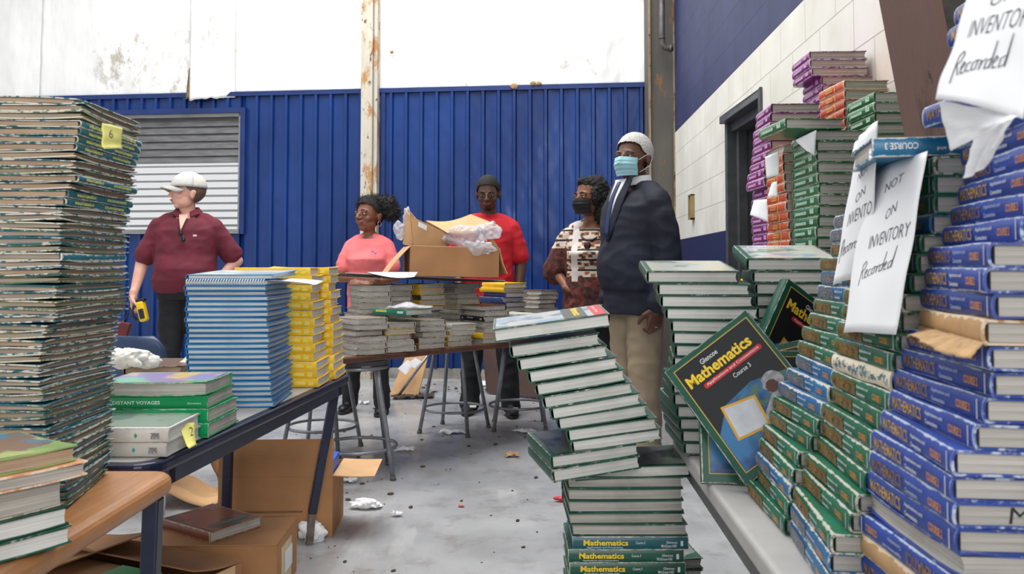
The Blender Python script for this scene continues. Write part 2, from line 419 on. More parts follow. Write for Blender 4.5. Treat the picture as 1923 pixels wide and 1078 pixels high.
# torn flap hanging over the blue panel
fs0, fs1 = sx(356), sx(440)
def flap(u, v):
    s = fs0 + (fs1 - fs0) * u; z0 = TOPZ - .085 - .02 * noise.noise(Vector((u * 9, 0, 3))) + .03 * u; z = z0 + (4.2 - z0) * v
    return bw(s, z, .05 + .03 * math.exp(-v * 6) * math.sin(u * 5) + .015 * noise.noise(Vector((s * 5, 0, z * 2))))
rel(MB().sheet(flap, 24, 40, .004), iw).build('torn_flap', vinyl, iw)
def fold(u, v):
    s = sx(346) + (sx(358) - sx(346)) * u; z0 = TOPZ - .07; z = z0 + .33 * v * (1 - .0 * u)
    return bw(s + .03 * v, z, .02 + .05 * math.sin(u * PI) * (1 - v))
rel(MB().sheet(fold, 8, 12, .003), iw).build('insulation_tear', M('glass_wool', (120, 96, 66), .95, 0, .3, 40), iw)
for px, dz, r in ((966, -.012, .028), (1002, .012, .022), (1013, .01, .02), (736, .36, .014)):
    mb = MB(); c = bw(sx(px), TOPZ + dz, .045)
    mb.ell(c, (r * 1.4, .012, r)); mb.v = [tuple(Vector(v) + Vector((0, 0, 1)) * .012 * noise.noise(Vector(v) * 60)) for v in mb.v]
    rel(mb, iw).build('wool_tuft', M('glass_wool2', (172, 146, 104), .95, 0, .25, 60), iw)

# louvre window
win = empty('window_1', bw((WL + WR) / 2, WB, 0)); tag(win, kind='structure')
gal = M('galvanised', (150, 150, 152), .42, .55, .15, 5, stretch=(1, 1, 6))
mb = MB()
for a, b, z0, z1 in ((WL - .05, WL, WB - .05, WT + .05), (WR, WR + .05, WB - .05, WT + .05), (WL, WR, WT, WT + .05)): trimrun(mb, a, b, z0, z1, .05, .14)
rel(mb, win).build('window_frame', bt, win)
mb = MB(); trimrun(mb, WL, WR, WB - .045, WB, .06, .16); trimrun(mb, WR - .03, WR, WB, WT, .02, .1); trimrun(mb, WL, WR, WT - .035, WT, .02, .1); rel(mb, win).build('window_sill', gal, win)
ns = 15; ph = (WT - .04 - WB) / ns
for i in range(ns):
    z = WB + ph * (i + .5); openl = z < WB + (WT - WB) * .57
    ang = math.radians(16 if openl else 76); mb = MB(); h = ph * .62
    dz = Vector((0, 0, 1)) * math.sin(ang) * h - BN * math.cos(ang) * h   # inner edge low, outer edge high
    p0, p1 = bw(WL + .005, z, -.03), bw(WR - .035, z, -.03); t = Vector((0, 0, .003))
    mb.add([p0 - dz, p1 - dz, p1 + dz, p0 + dz, p0 - dz + t, p1 - dz + t, p1 + dz + t, p0 + dz + t],
           [(0, 3, 2, 1), (4, 5, 6, 7), (0, 1, 5, 4), (1, 2, 6, 5), (2, 3, 7, 6), (3, 0, 4, 7)])
    rel(mb, win).build('louvre_blade', M('louvre_grey', (122, 122, 124), .4, .5, .2, 5, stretch=(1, 1, 6)), win)

# rusty post in front of the back wall
def rusty(name, base, rust, thr, stretch=(1, 1, .4)):
    q = NT(name); v = q.coord(stretch); c = q.mix(q.ramp(q.noise(3, v, 4), .3, .7), S(base), S(tuple(a * .85 for a in base)))
    c = q.mix(q.ramp(q.noise(7, v, 6, .7), thr, thr + .08), c, S(rust)); c = q.mix(q.ramp(q.noise(19, v, 5, .7), thr + .08, thr + .14), c, S(tuple(a * .6 for a in rust)))
    q.col(c); q.rough(.7); q.bump(q.noise(40, v, 4), .3, .004); return q.m
mb = MB(); a = bw(sp0, 0, .04); b = bw(sp1, 0, .04)
trimrun(mb, sp0, sp1 - .04, .0, 5.4, .15, .13); trimrun(mb, sp1 - .035, sp1, .0, 5.4, .11, .1)
tag(mb.build('trim_2', rusty('rust_stained_post', (214, 206, 190), (178, 132, 80), .52)), kind='structure')
# corner column with pipe
mb = MB(); X0, X1 = at(1221, 300, 7.6).x, at(1266, 300, 7.6).x
mb.b2((X0, 7.60, 0), (X1, 7.62, 5.4)); mb.b2((X0 - .0, 7.60, 0), (X0 + .016, 7.9, 5.4)); mb.b2((X1 - .012, 7.58, 0), (X1, 7.8, 5.4))
col_ = mb.build('trim_3', rusty('grey_steel_column', (96, 92, 86), (140, 98, 58), .60)); tag(col_, kind='structure')
mb = MB(); mb.b2((X0 - .012, 7.575, 0), (X0 + .006, 7.60, 5.4)); mb.b2((X1 - .006, 7.575, 0), (X1 + .010, 7.60, 5.4)); tag(mb.build('trim_4', rusty('column_edge', (160, 140, 108), (120, 82, 50), .5)), kind='structure')
mb = MB(); Yp = 7.45; pt = lambda x, y: at(x, y, Yp)
mb.tube([pt(1243, -260), pt(1243, 60), pt(1244, 82), pt(1249, 90), pt(1256, 91), pt(1264, 91)], .026, 14)
mb.ring(pt(1259, 91), .026, .012, rot=Matrix.Rotation(PI / 2, 3, 'Y')).ring(pt(1243, 72), .026, .006)
tag(mb.build('drain_pipe', M('grey_pipe', (104, 100, 98), .5, .5, .25, 9)), 'grey steel pipe with elbow running down the corner column', 'pipe')
# tapered frame column near the right wall
mb = MB(); yn, yf = 1.56, 1.77
def lat(z): return .735 + (1.61 - z) * .17
for yy in ():
    pass
P = [(lat(z) + RWK * 1.66, z) for z in (0, 3.2)]
(xa, za), (xb, zb_) = P
mb.add([(xa, yn, za), (xa, yf, za), (xa + .014, yf, za), (xa + .014, yn, za), (xb, yn, zb_), (xb, yf, zb_), (xb + .014, yf, zb_), (xb + .014, yn, zb_)],
       [(0, 1, 2, 3), (7, 6, 5, 4), (0, 4, 5, 1), (1, 5, 6, 2), (2, 6, 7, 3), (3, 7, 4, 0)])
fl = mb; ob = fl.build('trim_5', rusty('brown_primer_flange', (116, 86, 78), (92, 66, 58), .56)); tag(ob, kind='structure')
mb = MB(); ym = 1.665; xr = rwall(ym)
mb.add([(xa + .016, ym, 0), (xr, ym, 0), (xr, ym, 3.2), (xb + .016, ym, 3.2), (xa + .016, ym + .01, 0), (xr, ym + .01, 0), (xr, ym + .01, 3.2), (xb + .016, ym + .01, 3.2)],
       [(0, 1, 2, 3), (7, 6, 5, 4), (0, 3, 7, 4), (1, 5, 6, 2), (3, 2, 6, 7), (0, 4, 5, 1)])
tag(mb.build('trim_6', M('dark_web_plate', (74, 70, 66), .6, .2, .25, 18)), kind='structure')
# broken switch box on the right wall
yb = 6.66; sw = empty('switch_box', (rwall(yb) - .02, yb, 1.575), 'small broken switch box with yellowed rim on the white block wall', 'switch')
mb = MB()
for y0, y1, z0, z1 in ((-.05, -.035, -.1, .1), (.035, .05, -.1, .1), (-.05, .05, .09, .1), (-.05, .05, -.1, -.09)): mb.b2((-.015, y0, z0), (.018, y1, z1))
mb.build('box_rim', M('yellowed_rim', (150, 132, 92), .6), sw)
MB().b2((0, -.034, -.03), (.018, .034, .088)).build('cover_plate', M('plate_white', (226, 224, 216), .4, 0, .04), sw)
MB().b2((.0, -.02, -.07), (.018, .02, -.045)).build('toggle', M('grey_plastic', (130, 130, 130), .4), sw)
# ---------------------------------------------------------------- books
PG = page_mat('page_edges', (150, 145, 138), (206, 202, 194))
PGW = page_mat('page_edges_white', (196, 195, 190), (226, 225, 220))
PGT = page_mat('page_edges_tan', (150, 124, 102), (196, 172, 146))
PGG = page_mat('page_edges_greybrown', (140, 126, 112), (184, 170, 152))
PGD = page_mat('page_edges_dark', (96, 90, 84), (140, 132, 122))
INK = M('black_ink', (30, 32, 38), .6, var=.02)
def faded(name, ink, under):
    'lettering too faded to read: ink broken up by the cover colour'
    return M('faded_' + name, ink, .5, 0, .1, 40, spots=[(under, 260, .52)], stretch=(1, .7, 1.6))
def shell_mesh(name, L, W, T, mat, t=.0026, bulge=.004, warp=.0, seed=0, open_spine=False, sq=False):
    """hard cover: a C section swept along the book's length, spine on x=0, fore edge x=W"""
    r_ = random.Random(seed * 7 + 3)
    segs = []   # outer outline as segments of points
    ns_ = 5; nb = 4
    bot = [(W - (W) * i / nb, 0) for i in range(nb + 1)]
    top = [((W) * i / nb, T) for i in range(nb + 1)]
    spn = []
    for i in range(ns_ + 1):
        a = i / ns_; x = -bulge * math.sin(PI * a) ** (.5 if not sq else .2) ; spn.append((x, T * a))
    inner_t = [(x if x < W else x, T - t) for x, _ in top]; inner_b = [(x, t) for x, _ in bot]
    inner_s = [(x + t * 1.2, min(max(z, t), T - t)) for x, z in spn]
    ny = 8; vs = []; fs = []; ua = []; ub = []
    def wv(x, y, z):
        if warp:
            cx = max(0, x / W - .55) / .45; e = min(y, L - y) / L; cy = max(0, .3 - e) / .3
            z += warp * (noise.noise(Vector((x * 9, y * 9, seed * 3.1 + (0 if z < T / 2 else 5)))) * .5 + (cx * cy) ** 1.5 * (1.2 if seed % 2 else -.9))
        return (x, y, z)
    def strip(pts, inner, flip, w=False):
        per = [0.0]
        for a, b in zip(pts, pts[1:]): per.append(per[-1] + math.hypot(b[0] - a[0], b[1] - a[1]))
        tot = per[-1]; n0 = len(vs)
        for p in pts:
            for j in range(ny + 1): vs.append(wv(p[0], L * j / ny, p[1]))
        for i in range(len(pts) - 1):
            for j in range(ny):
                q = [(i, j), (i + 1, j), (i + 1, j + 1), (i, j + 1)]
                if flip: q = q[::-1]
                fs.append(tuple(n0 + a * (ny + 1) + b for a, b in q))
                for a, b in q:
                    u, v = per[a], L * b / ny
                    if inner: ua.append((.5, .5)); ub.append((.5, .5))
                    else: ua.append((u, v)); ub.append((tot - u, L - v))
    def rim(pa, pb, j, flip, worn=.0019):
        n0 = len(vs)
        for p in pa: vs.append(wv(p[0], L * j, p[1]))
        for p in pb: vs.append(wv(p[0], L * j, p[1]))
        n = len(pa)
        for i in range(n - 1):
            q = (n0 + i, n0 + i + 1, n0 + n + i + 1, n0 + n + i)
            if flip: q = q[::-1]
            fs.append(q); ua.extend([(worn, worn)] * 4); ub.extend([(worn, worn)] * 4)
    strip(bot, False, False); strip(spn, False, False); strip(top, False, False)
    strip(inner_b, True, True); strip(inner_s, True, True); strip(inner_t, True, True)
    for po, pi in ((bot, inner_b), (spn, inner_s), (top, inner_t)):
        rim(po, pi, 0, True); rim(po, pi, 1, False)
    for z0, z1, fl in ((0, t, True), (T - t, T, True)):
        n0 = len(vs)
        vs.extend([wv(W, L * j / ny, z0) for j in range(ny + 1)] + [wv(W, L * j / ny, z1) for j in range(ny + 1)])
        for j in range(ny):
            fs.append((n0 + j, n0 + j + 1, n0 + ny + 2 + j, n0 + ny + 1 + j)); ua.extend([(.0019, .0019)] * 4); ub.extend([(.0019, .0019)] * 4)
    me = D.meshes.new(name); me.from_pydata(vs, [], fs)
    la = me.uv_layers.new(name='ua'); lb = me.uv_layers.new(name='ub')
    la.data.foreach_set('uv', [c for p in ua for c in p]); lb.data.foreach_set('uv', [c for p in ub for c in p])
    me.polygons.foreach_set('use_smooth', [len(f) == 4 and i < 13 * ny * 1 for i, f in enumerate(fs)])
    me.materials.append(mat); me.update(); return me
def pages_mesh(name, L, W, T, mat, t=.0026, seed=0):
    q = MB(); ins = .004; hx = .0045
    x0, x1, y0, y1, z0, z1 = hx, W - ins, ins, L - ins, t + .0002, T - t - .0002
    nz = 6; ny = 6; r_ = random.Random(seed)
    wob = [r_.uniform(-.0012, .0012) for _ in range(nz + 1)]
    rings = []
    for k in range(nz + 1):
        a = k / nz; z = z0 + (z1 - z0) * a; cc = .0022 * math.sin(PI * a)
        rings.append([(x0, y0 + wob[k] * .3, z), (x1 - cc + wob[k], y0 + wob[k] * .3, z), (x1 - cc + wob[k], y1, z), (x0, y1, z)])
    vs = [p for r in rings for p in r]
    fs = [(k * 4 + i, k * 4 + (i + 1) % 4, k * 4 + 4 + (i + 1) % 4, k * 4 + 4 + i) for k in range(nz) for i in range(4)] + [(3, 2, 1, 0), tuple(nz * 4 + i for i in range(4))]
    q.add(vs, fs); me = q.mesh(name); me.materials.append(mat); return me

class Kind:
    def __init__(s, name, L, W, T, cover, page=None, desc='', variants=3, warp=.003, cat='book', t=.0026, bulge=.004, sq=False):
        s.name, s.L, s.W, s.T, s.desc, s.cat = name, L, W, T, desc, cat
        s.cov = [shell_mesh(name + '_cover', L, W, T, cover, t, bulge, warp, i + 1, sq=sq) for i in range(variants)]
        s.pg = [pages_mesh(name + '_pages', L, W, T, page or PG, t, i) for i in range(variants)]
        s.extra = []      # (part name, mesh)
        s.n = 0; s.bulge = bulge
    def spine(s, items, mat, part, off=None):
        "items: (string, y along the spine from its head, z, h, w, bold) read from the head of the book"
        o = -(s.bulge + .0012) if off is None else off; lst = []
        for st, yy, z, h, w_, b in items:
            lst.append((st, h, w_, b, 0, frame((o, s.L - yy, z), (0, -1, 0), (0, 0, 1))))
        s.extra.append((part, merged_text(lst, mat, part)))
        return s
    def block(s, y0, y1, z0, z1, mat, part):
        o = -(s.bulge + .0006); q = MB(); q.add([(o, s.L - y0, z0), (o, s.L - y1, z0), (o, s.L - y1, z1), (o, s.L - y0, z1)], [(0, 1, 2, 3)])
        me = q.mesh(part); me.materials.append(mat); s.extra.append((part, me)); return s
    def top(s, items, mat, part, lift=.0006):
        "lettering on the front cover; x to the right of the cover, y up; items (string,x,y,h,w,bold)"
        lst = [(st, h, w_, b, 0, frame((x, y, s.T + lift), (1, 0, 0), (0, 1, 0))) for st, x, y, h, w_, b in items]
        s.extra.append((part, merged_text(lst, mat, part))); return s
    def poly(s, pts, mat, part, lift=.0004, off=(0, 0)):
        q = MB(); n = len(pts)
        q.add([(x + off[0], y + off[1], s.T + lift) for x, y in pts], [tuple(range(n))]); me = q.mesh(part); me.materials.append(mat); s.extra.append((part, me)); return s
ROOTS = []
def put(kd, Mx, label, group=None, plain=False, name=None):
    v = kd.n % len(kd.cov); kd.n += 1
    r = D.objects.new(name or kd.name, None); COL.objects.link(r); r.empty_display_size = .03; r.matrix_world = Mx
    tag(r, label, kd.cat, group)
    for nm, me in [('cover', kd.cov[v]), ('page_block', kd.pg[v])] + ([] if plain else kd.extra):
        o = D.objects.new(nm, me); COL.objects.link(o); o.parent = r
    ROOTS.append(r); return r
def bookmat(P, yaw=0, anchor=(0, 0, 0), roll=0, pitch=0):
    return Matrix.Translation(P) @ Matrix.Rotation(math.radians(yaw), 4, 'Z') @ Matrix.Rotation(math.radians(pitch), 4, 'X') @ Matrix.Rotation(math.radians(roll), 4, 'Y') @ Matrix.Translation(-Vector(anchor))
ORD = 'topmost second third fourth fifth sixth seventh eighth ninth tenth eleventh twelfth thirteenth fourteenth fifteenth sixteenth seventeenth eighteenth nineteenth twentieth'.split()
def ordn(i):
    i += 1
    if i <= 20: return ORD[i - 1]
    tens = {2: 'twenty', 3: 'thirty', 4: 'forty', 5: 'fifty', 6: 'sixty'}
    if i % 10 == 0: return {3: 'thirtieth', 4: 'fortieth', 5: 'fiftieth', 6: 'sixtieth'}[i // 10]
    return tens[i // 10] + '-' + (['first'] + ORD[1:])[i % 10 - 1]
def yaw_for(Pn, L, pxf):
    "yaw that makes the edge of length L from Pn end at image column pxf"
    k = kx(pxf); th = 0
    for _ in range(12):
        s = (Pn[0] - k * (Pn[1] + L * math.cos(th))) / L; th = math.asin(max(-.9, min(.9, s)))
    return math.degrees(th)
def stack(kinds, where, d, z0, keys, n, anchor='L', jy=1.5, jx=.003, tilt=None, far=False, extra_yaw=0, group=None, flip=None, yawadd=None, jd=.004):
    group = group or 'books in the ' + where
    """books piled from z0 upward. keys rows (image y, image x of the near corner, yaw or image x of the far corner[, depth])
       anchor L: near corner is local (0,0); R: local (W,0)"""
    r_ = random.Random(sum(ord(c) for c in where)); z = z0; out = []
    ks = kinds if callable(kinds) else (lambda i: kinds[i % len(kinds)])
    # labels count from the top: i = 0 is the bottom book
    for i in range(n):
        kd = ks(n - 1 - i); y = ypx(z + kd.T / 2, d)
        xk = interp(keys, y, 1); dd = d + r_.uniform(-jd, jd)
        P = at(xk, y, dd); P.z = z; P.x += r_.uniform(-jx, jx)
        if far: yw = yaw_for(P, kd.L, interp(keys, y, 2))
        else: yw = interp(keys, y, 2)
        yw += r_.uniform(-jy, jy) + extra_yaw
        if yawadd: yw += yawadd(n - 1 - i)
        an = (0, 0, 0) if anchor == 'L' else (kd.W, 0, 0)
        if isinstance(anchor, tuple): an = (anchor[0] * kd.W, anchor[1] * kd.L, 0)
        ro = pi = 0
        if tilt:
            ro, pi = tilt(n - 1 - i)
        Mx = bookmat(P, yw, an, ro, pi)
        f = flip(n - 1 - i) if flip else 0
        if f:   # turned round about its own middle: fore edge where the spine was
            c = Vector((kd.W / 2, kd.L / 2, kd.T / 2))
            F = Matrix.Rotation(PI, 4, 'Z') if f == 1 else (Matrix.Rotation(PI, 4, 'Y') if f == 2 else Matrix.Rotation(PI, 4, 'X'))
            Mx = Mx @ Matrix.Translation(c) @ F @ Matrix.Translation(-c)
        o = put(kd, Mx, '%s, %s from top in %s' % (kd.desc, ordn(n - 1 - i), where) if n - 1 - i else '%s, topmost in %s' % (kd.desc, where), group)
        out.append(o); z += kd.T + .0006
    return out, z

gold = M('gold_foil', (158, 122, 74), .4, .3, .3, 60)
goldb = M('gold_foil_bright', (206, 166, 92), .4, .2, .2, 60)
brownp = M('rubbed_gold_panel', (122, 104, 58), .5, 0, .45, 90)
whitei = M('white_ink', (226, 228, 230), .5, var=.04)
orangei = M('orange_ink', (226, 150, 60), .5, var=.08)
yell = M('yellow_ink', (244, 206, 52), .5, var=.05)
redi = M('red_ink', (206, 40, 44), .5, var=.08)
blk = M('black_print', (22, 26, 28), .35, var=.2)

c_green = cover_mat('green_cover', (18, 104, 76), amt=.0024)
c_green2 = cover_mat('dark_green_cover', (16, 82, 64), amt=.0014)
c_blueR = cover_mat('royal_blue_cover', (44, 72, 156), (186, 198, 216), amt=.0021, rough=.42)
c_blue2 = cover_mat('steel_blue_cover', (34, 104, 156), (214, 210, 196), amt=.003)
c_teal = cover_mat('teal_workbook_cover', (20, 108, 124), (212, 208, 196), amt=.0032, rough=.6)
c_tealy = cover_mat('teal_olive_cover', (44, 104, 98), (210, 206, 184), amt=.0032, rough=.6, col2=(120, 124, 60))
c_note = cover_mat('bright_blue_cover', (22, 122, 186), (150, 190, 215), amt=.0005)
c_yel = cover_mat('yellow_cover', (250, 204, 18), (236, 226, 196), amt=.0018, col2=(240, 186, 16))
c_pur = cover_mat('purple_cover', (128, 40, 122), (214, 196, 210), amt=.0028, rough=.3)
c_org = cover_mat('orange_cover', (206, 84, 44), (224, 196, 170), amt=.0038)
c_grn3 = cover_mat('mid_green_cover', (32, 112, 66), (190, 206, 190), amt=.0022, rough=.3)
c_gry = cover_mat('grey_beige_cover', (150, 140, 124), (200, 194, 182), amt=.003, col2=(96, 90, 80))
c_brn = cover_mat('brown_cover', (96, 66, 48), (190, 180, 160), amt=.003)
c_blk = cover_mat('black_cover', (28, 30, 32), (190, 186, 176), amt=.0016)
c_nvy = cover_mat('navy_cover', (32, 60, 130), (190, 190, 190), amt=.002)
c_wht = cover_mat('white_cover', (206, 204, 198), (160, 150, 130), amt=.0016)
c_emr = cover_mat('emerald_cover', (16, 152, 88), (210, 225, 214), amt=.0014, rough=.25)
c_olv = cover_mat('gold_olive_cover', (176, 150, 70), (208, 200, 180), amt=.003, col2=(130, 70, 40))

def math_spine(k, L, T, panel, title, sub, course, two='Applications and', big=True):
    zt = T * .22; hh = T * .56
    if panel: k.block(.012, .118, T * .14, T * .86, panel, 'spine_panel')
    k.spine([('MATHEMATICS', .016, zt, hh, .098, .012)], title, 'title_lettering')
    k.spine([('Applications and', .126, T * .55, T * .22, .050, .01), ('Connections', .126, T * .2, T * .2, .036, .01)], sub, 'subtitle_lettering')
    k.spine([('COURSE ' + course, .192, T * .30, T * .34, .034, .02)], orangei, 'course_lettering')
    k.block(L - .012, L - .010, T * .1, T * .9, whitei, 'spine_line') if big else None
LB = .252
K_green = Kind('textbook', LB, .205, .0265, c_green, PG, 'worn green spine-out textbook'); math_spine(K_green, LB, .0265, brownp, gold, whitei, '1')
K_blue = Kind('textbook', LB, .205, .0265, c_blue2, PG, 'worn steel-blue spine-out textbook'); math_spine(K_blue, LB, .0265, M('grey_blue_panel', (92, 112, 136), .5, 0, .4, 90), M('silver_brown', (150, 140, 136), .4), whitei, '3', big=False)
K_royal = Kind('textbook', LB, .205, .027, c_blueR, PG, 'battered royal blue textbook', warp=.004); math_spine(K_royal, LB, .027, None, goldb, whitei, '2')
K_royalB = Kind('textbook', LB, .205, .027, c_blueR, PG, 'royal blue textbook with dull title', warp=.004); math_spine(K_royalB, LB, .027, None, gold, M('grey_ink', (176, 186, 214), .5), '2')
K_royalN = Kind('textbook', LB, .205, .027, cover_mat('bare_board_cover', (186, 148, 104), (214, 196, 170), amt=.004, rough=.9), PG, 'textbook with bare brown torn spine', warp=.004)
# books with a picture cover
def picture_cover(k, W, L, title='Mathematics', full=True):
    k.poly([(.014, .018), (W - .008, .018), (W - .008, L - .012), (.014, L - .012)], M('cover_gold_line', (206, 176, 70), .4), 'border_line', .0003)
    k.poly([(.016, .02), (W - .010, .02), (W - .010, L - .014), (.016, L - .014)], blk, 'cover_panel', .0005)
    sea = NT('cover_sea_picture') if 'cover_sea_picture' not in D.materials else None
    if sea:
        v = sea.coord(); c = sea.mix(sea.ramp(sea.noise(12, v, 4), .4, .6), S((22, 66, 120)), S((60, 120, 170)))
        c = sea.mix(sea.ramp(sea.noise(9, sea.coord((1, 1, 1), loc=(3, 1, 0)), 5, .7), .52, .60), c, S((86, 120, 60)))
        sea.col(c); sea.rough(.25)
    k.poly([(.017, .021), (W - .011, .021), (W - .011, L * .48), (W * .62, L * .56), (W * .3, L * .53), (.017, L * .38)], D.materials['cover_sea_picture'], 'sea_picture', .0007)
    if full:
        k.top([('Glencoe', .072, L - .036, .011, .042, .01), ('Course 3', .110, L - .098, .0095, .042, .005)], whitei, 'publisher_lettering', .0012)
        k.top([(title, .024, L - .064, .025, .158, .03)], yell, 'title_lettering', .0014)
        k.poly([(.052, L - .0815), (.190, L - .0815), (.193, L - .076), (.190, L - .0705), (.052, L - .0705), (.049, L - .076)], redi, 'red_banner', .001)
        k.top([('Applications and Connections', .056, L - .0795, .0075, .130, .005)], whitei, 'banner_lettering', .0014)
        fr = [(.040, .075), (.112, .062), (.122, .128), (.050, .148)]
        k.poly(fr, M('cover_orange_frame', (214, 160, 40), .4), 'picture_frame', .0010)
        cx = sum(p[0] for p in fr) / 4; cy = sum(p[1] for p in fr) / 4
        k.poly([(cx + (x - cx) * .86, cy + (y - cy) * .86) for x, y in fr], M('cover_pale_square', (196, 200, 206), .25, 0, .25, 12), 'pale_square', .0013)
        ag = M('cover_astronaut_grey', (170, 170, 172), .4, 0, .35, 60)
        def blob(c, r, n=18, e=1.0, s=0): return [(c[0] + r * math.cos(2 * PI * i / n) * (1 + .1 * math.sin(i * 3 + s)), c[1] + e * r * math.sin(2 * PI * i / n)) for i in range(n)]
        k.poly(blob((.166, .128), .022), ag, 'astronaut_helmet', .0012)
        k.poly(blob((.160, .122), .013, s=2), M('visor_brown', (88, 46, 36), .3), 'astronaut_visor', .0015)
        k.poly([(.150, .110), (.120, .090), (.112, .078), (.118, .068), (.140, .076), (.160, .066), (.176, .040), (.196, .046), (.196, .108), (.18, .118)], ag, 'astronaut_suit', .0011)
        k.top([('d/', .128, .024, .036, .032, .0)], redi, 'red_scribble', .0014)
    return k
LC, WC = .275, .213
K_course3 = Kind('textbook', LC, WC, .030, c_green2, PGW, 'green mathematics textbook', warp=.0015)
K_c3pic = picture_cover(Kind('textbook', LC, WC, .030, c_green2, PGW, 'astronaut cover textbook', warp=0), WC, LC)
K_c3spine = Kind('textbook', LC, WC, .030, c_green2, PGW, 'dark green mathematics textbook', warp=.001)
K_c3spine.spine([('Mathematics', .026, .010, .0135, .106, .03)], yell, 'title_lettering')
K_c3spine.spine([('Applications and Connections', .034, .0035, .0045, .085, .01), ('Course 3', .150, .014, .006, .022, .01), ('Glencoe', .222, .015, .006, .026, .01), ('McGraw-Hill', .210, .006, .007, .036, .01)], whitei, 'publisher_lettering')
K_c3spine.block(.256, .262, .009, .021, whitei, 'emblem')
K_c3teal = Kind('textbook', LC, WC, .030, cover_mat('teal_spine_cover', (18, 96, 108), amt=.003), PGW, 'teal mathematics textbook', warp=.001)
K_c3teal.extra = K_c3spine.extra
def pale_cover(k, W, L, seed, cols):
    q = NT('pale_cover_print_%d' % seed); v = q.coord((1, 1, 1), loc=(seed, 0, 0))
    c = q.mix(q.ramp(q.noise(9, v, 3), .42, .5), S(cols[0]), S(cols[1])); c = q.mix(q.ramp(q.noise(7, q.coord(loc=(0, seed, 2)), 3), .56, .6), c, S(cols[2]))
    q.col(c); q.rough(.22)
    k.poly([(.012, .006), (W - .006, .006), (W - .006, L - .006), (.012, L - .006)], q.m, 'cover_picture', .0006); return k
K_c3pale = pale_cover(Kind('textbook', LC, WC, .030, c_green2, PGW, 'green edged mathematics textbook', warp=0), WC, LC, 3, ((150, 176, 196), (206, 204, 196), (96, 150, 122)))
K_c3pale.top([('Mathematics', .03, LC - .05, .02, .15, .02)], whitei, 'title_lettering', .001)
# ---------------------------------------------------------------- tables
TZ = .66
def slab(mb, x0, x1, y0, y1, z0, z1, r, skew=0):
    pts = []
    for cx, cy, a0 in ((x1 - r, y1 - r, 0), (x0 + r, y1 - r, 90), (x0 + r, y0 + r, 180), (x1 - r, y0 + r, 270)):
        for k in range(7):
            a = math.radians(a0 + 15 * k); x = cx + r * math.cos(a); y = cy + r * math.sin(a); pts.append((x + skew * (y - y0), y))
    mb.prism(pts, z0, z1)
def table(name, label, x0, x1, y0, y1, z, topm, edgem, legm, skew=0, th=.032, r=.06, slots=((1, 1), (1, 0), (0, 1), (0, 0)), splay=.03, foot=None, apron=True, inset=.06, legw=.034, edge_h=None, lean=0, xin=.05, xleft=0, bev=.010):
    o = empty(name, ((x0 + x1) / 2, (y0 + y1) / 2, 0), label, 'table')
    mb = MB(); slab(mb, x0, x1, y0, y1, z - th, z, r, skew); me = rel(mb, o)
    me.build('table_edge' if topm is not edgem else 'tabletop', edgem, o, bev, 4)
    if topm is not edgem:
        mb = MB(); slab(mb, x0 + .022, x1 - .022, y0 + .022, y1 - .022, z - .004, z + .0015, r * .8, skew); rel(mb, o).build('tabletop', topm, o)
    if apron:
        mb = MB(); a = .014
        for xa, xb, ya, yb in ((x0 + a, x0 + a + .03, y0 + .012, y1 - .05), (x1 - a - .03, x1 - a, y0 + .012, y1 - .05), (x0 + a, x1 - a, y0 + .1, y0 + .13), (x0 + a, x1 - a, y1 - .13, y1 - .1)):
            mb.prism([(xa + skew * (ya - y0), ya), (xb + skew * (ya - y0), ya), (xb + skew * (yb - y0), yb), (xa + skew * (yb - y0), yb)], z - th - .038, z - th)
        rel(mb, o).build('apron', legm, o)
    for ix, iy in slots:
        yy = (y1 - inset) if iy else (y0 + inset); xx = (x1 - xin) if ix else (x0 + xin + xleft); xx += skew * (yy - y0)
        dx = lean if ix else 0; dy = splay * (1 if iy else -1)
        t = Vector((xx, yy, z - th)); f = Vector((xx + dx, yy + dy, .12)); f2 = Vector((xx + dx * 1.1, yy + dy * 1.2, .0))
        mb = MB(); d = (f - t); R = d.to_track_quat('Z', 'Y').to_matrix()
        mb.box((t + f) / 2, (legw, legw, d.length), R); lg = rel(mb, o).build('leg', legm, o, .004)
        mb = MB(); d2 = f2 - f; mb.box((f + f2) / 2 , (legw * .7, legw * .7, d2.length), d2.to_track_quat('Z', 'Y').to_matrix()); rel(mb, o).build('leg_foot', foot or M('worn_steel', (130, 118, 110), .5, .5, .25, 30), lg)
    return o
navy = M('navy_enamel', (26, 32, 58), .32, .1, .25, 10, spots=[((120, 126, 150), 60, .70)])
lam_grey = M('grey_laminate', (176, 172, 168), .45, 0, .08, 20, spots=[((110, 96, 84), 42, .70)])
wood = M('oak_laminate', (176, 122, 76), .38, 0, .14, 9, stretch=(9, .8, 1), spots=[((206, 172, 136), 90, .66)])
table('cafeteria_table', 'grey topped table with navy blue metal edge carrying the blue and yellow stacks', -1.42, -.795, 1.86, 3.42, TZ, lam_grey, navy, navy, skew=.09, splay=-.03, slots=((1, 1), (0, 1)), inset=.05, lean=-.085, xleft=.10)
table('cafeteria_table', 'wood-tone laminate table with rounded edge under the tall teal stack', -1.50, -.725, .35, 1.83, TZ - .002, wood, wood, navy, r=.05, splay=0, slots=((1, 1), (0, 1), (1, 0), (0, 0)), inset=.06, th=.045, lean=-.012, xin=.030, bev=.019, apron=False)
TR = .655
lgr = M('light_grey_laminate', (176, 174, 172), .4, 0, .06, 14, spots=[((120, 108, 96), 60, .72)])
table('cafeteria_table', 'pale grey table with thick rounded edge under the mathematics textbook stacks', .352, 1.10, .5, 2.262, TR, lgr, lgr, M('grey_leg', (120, 120, 124), .4, .5), skew=.042, th=.04, r=.06, splay=0, inset=.35, xin=.26)

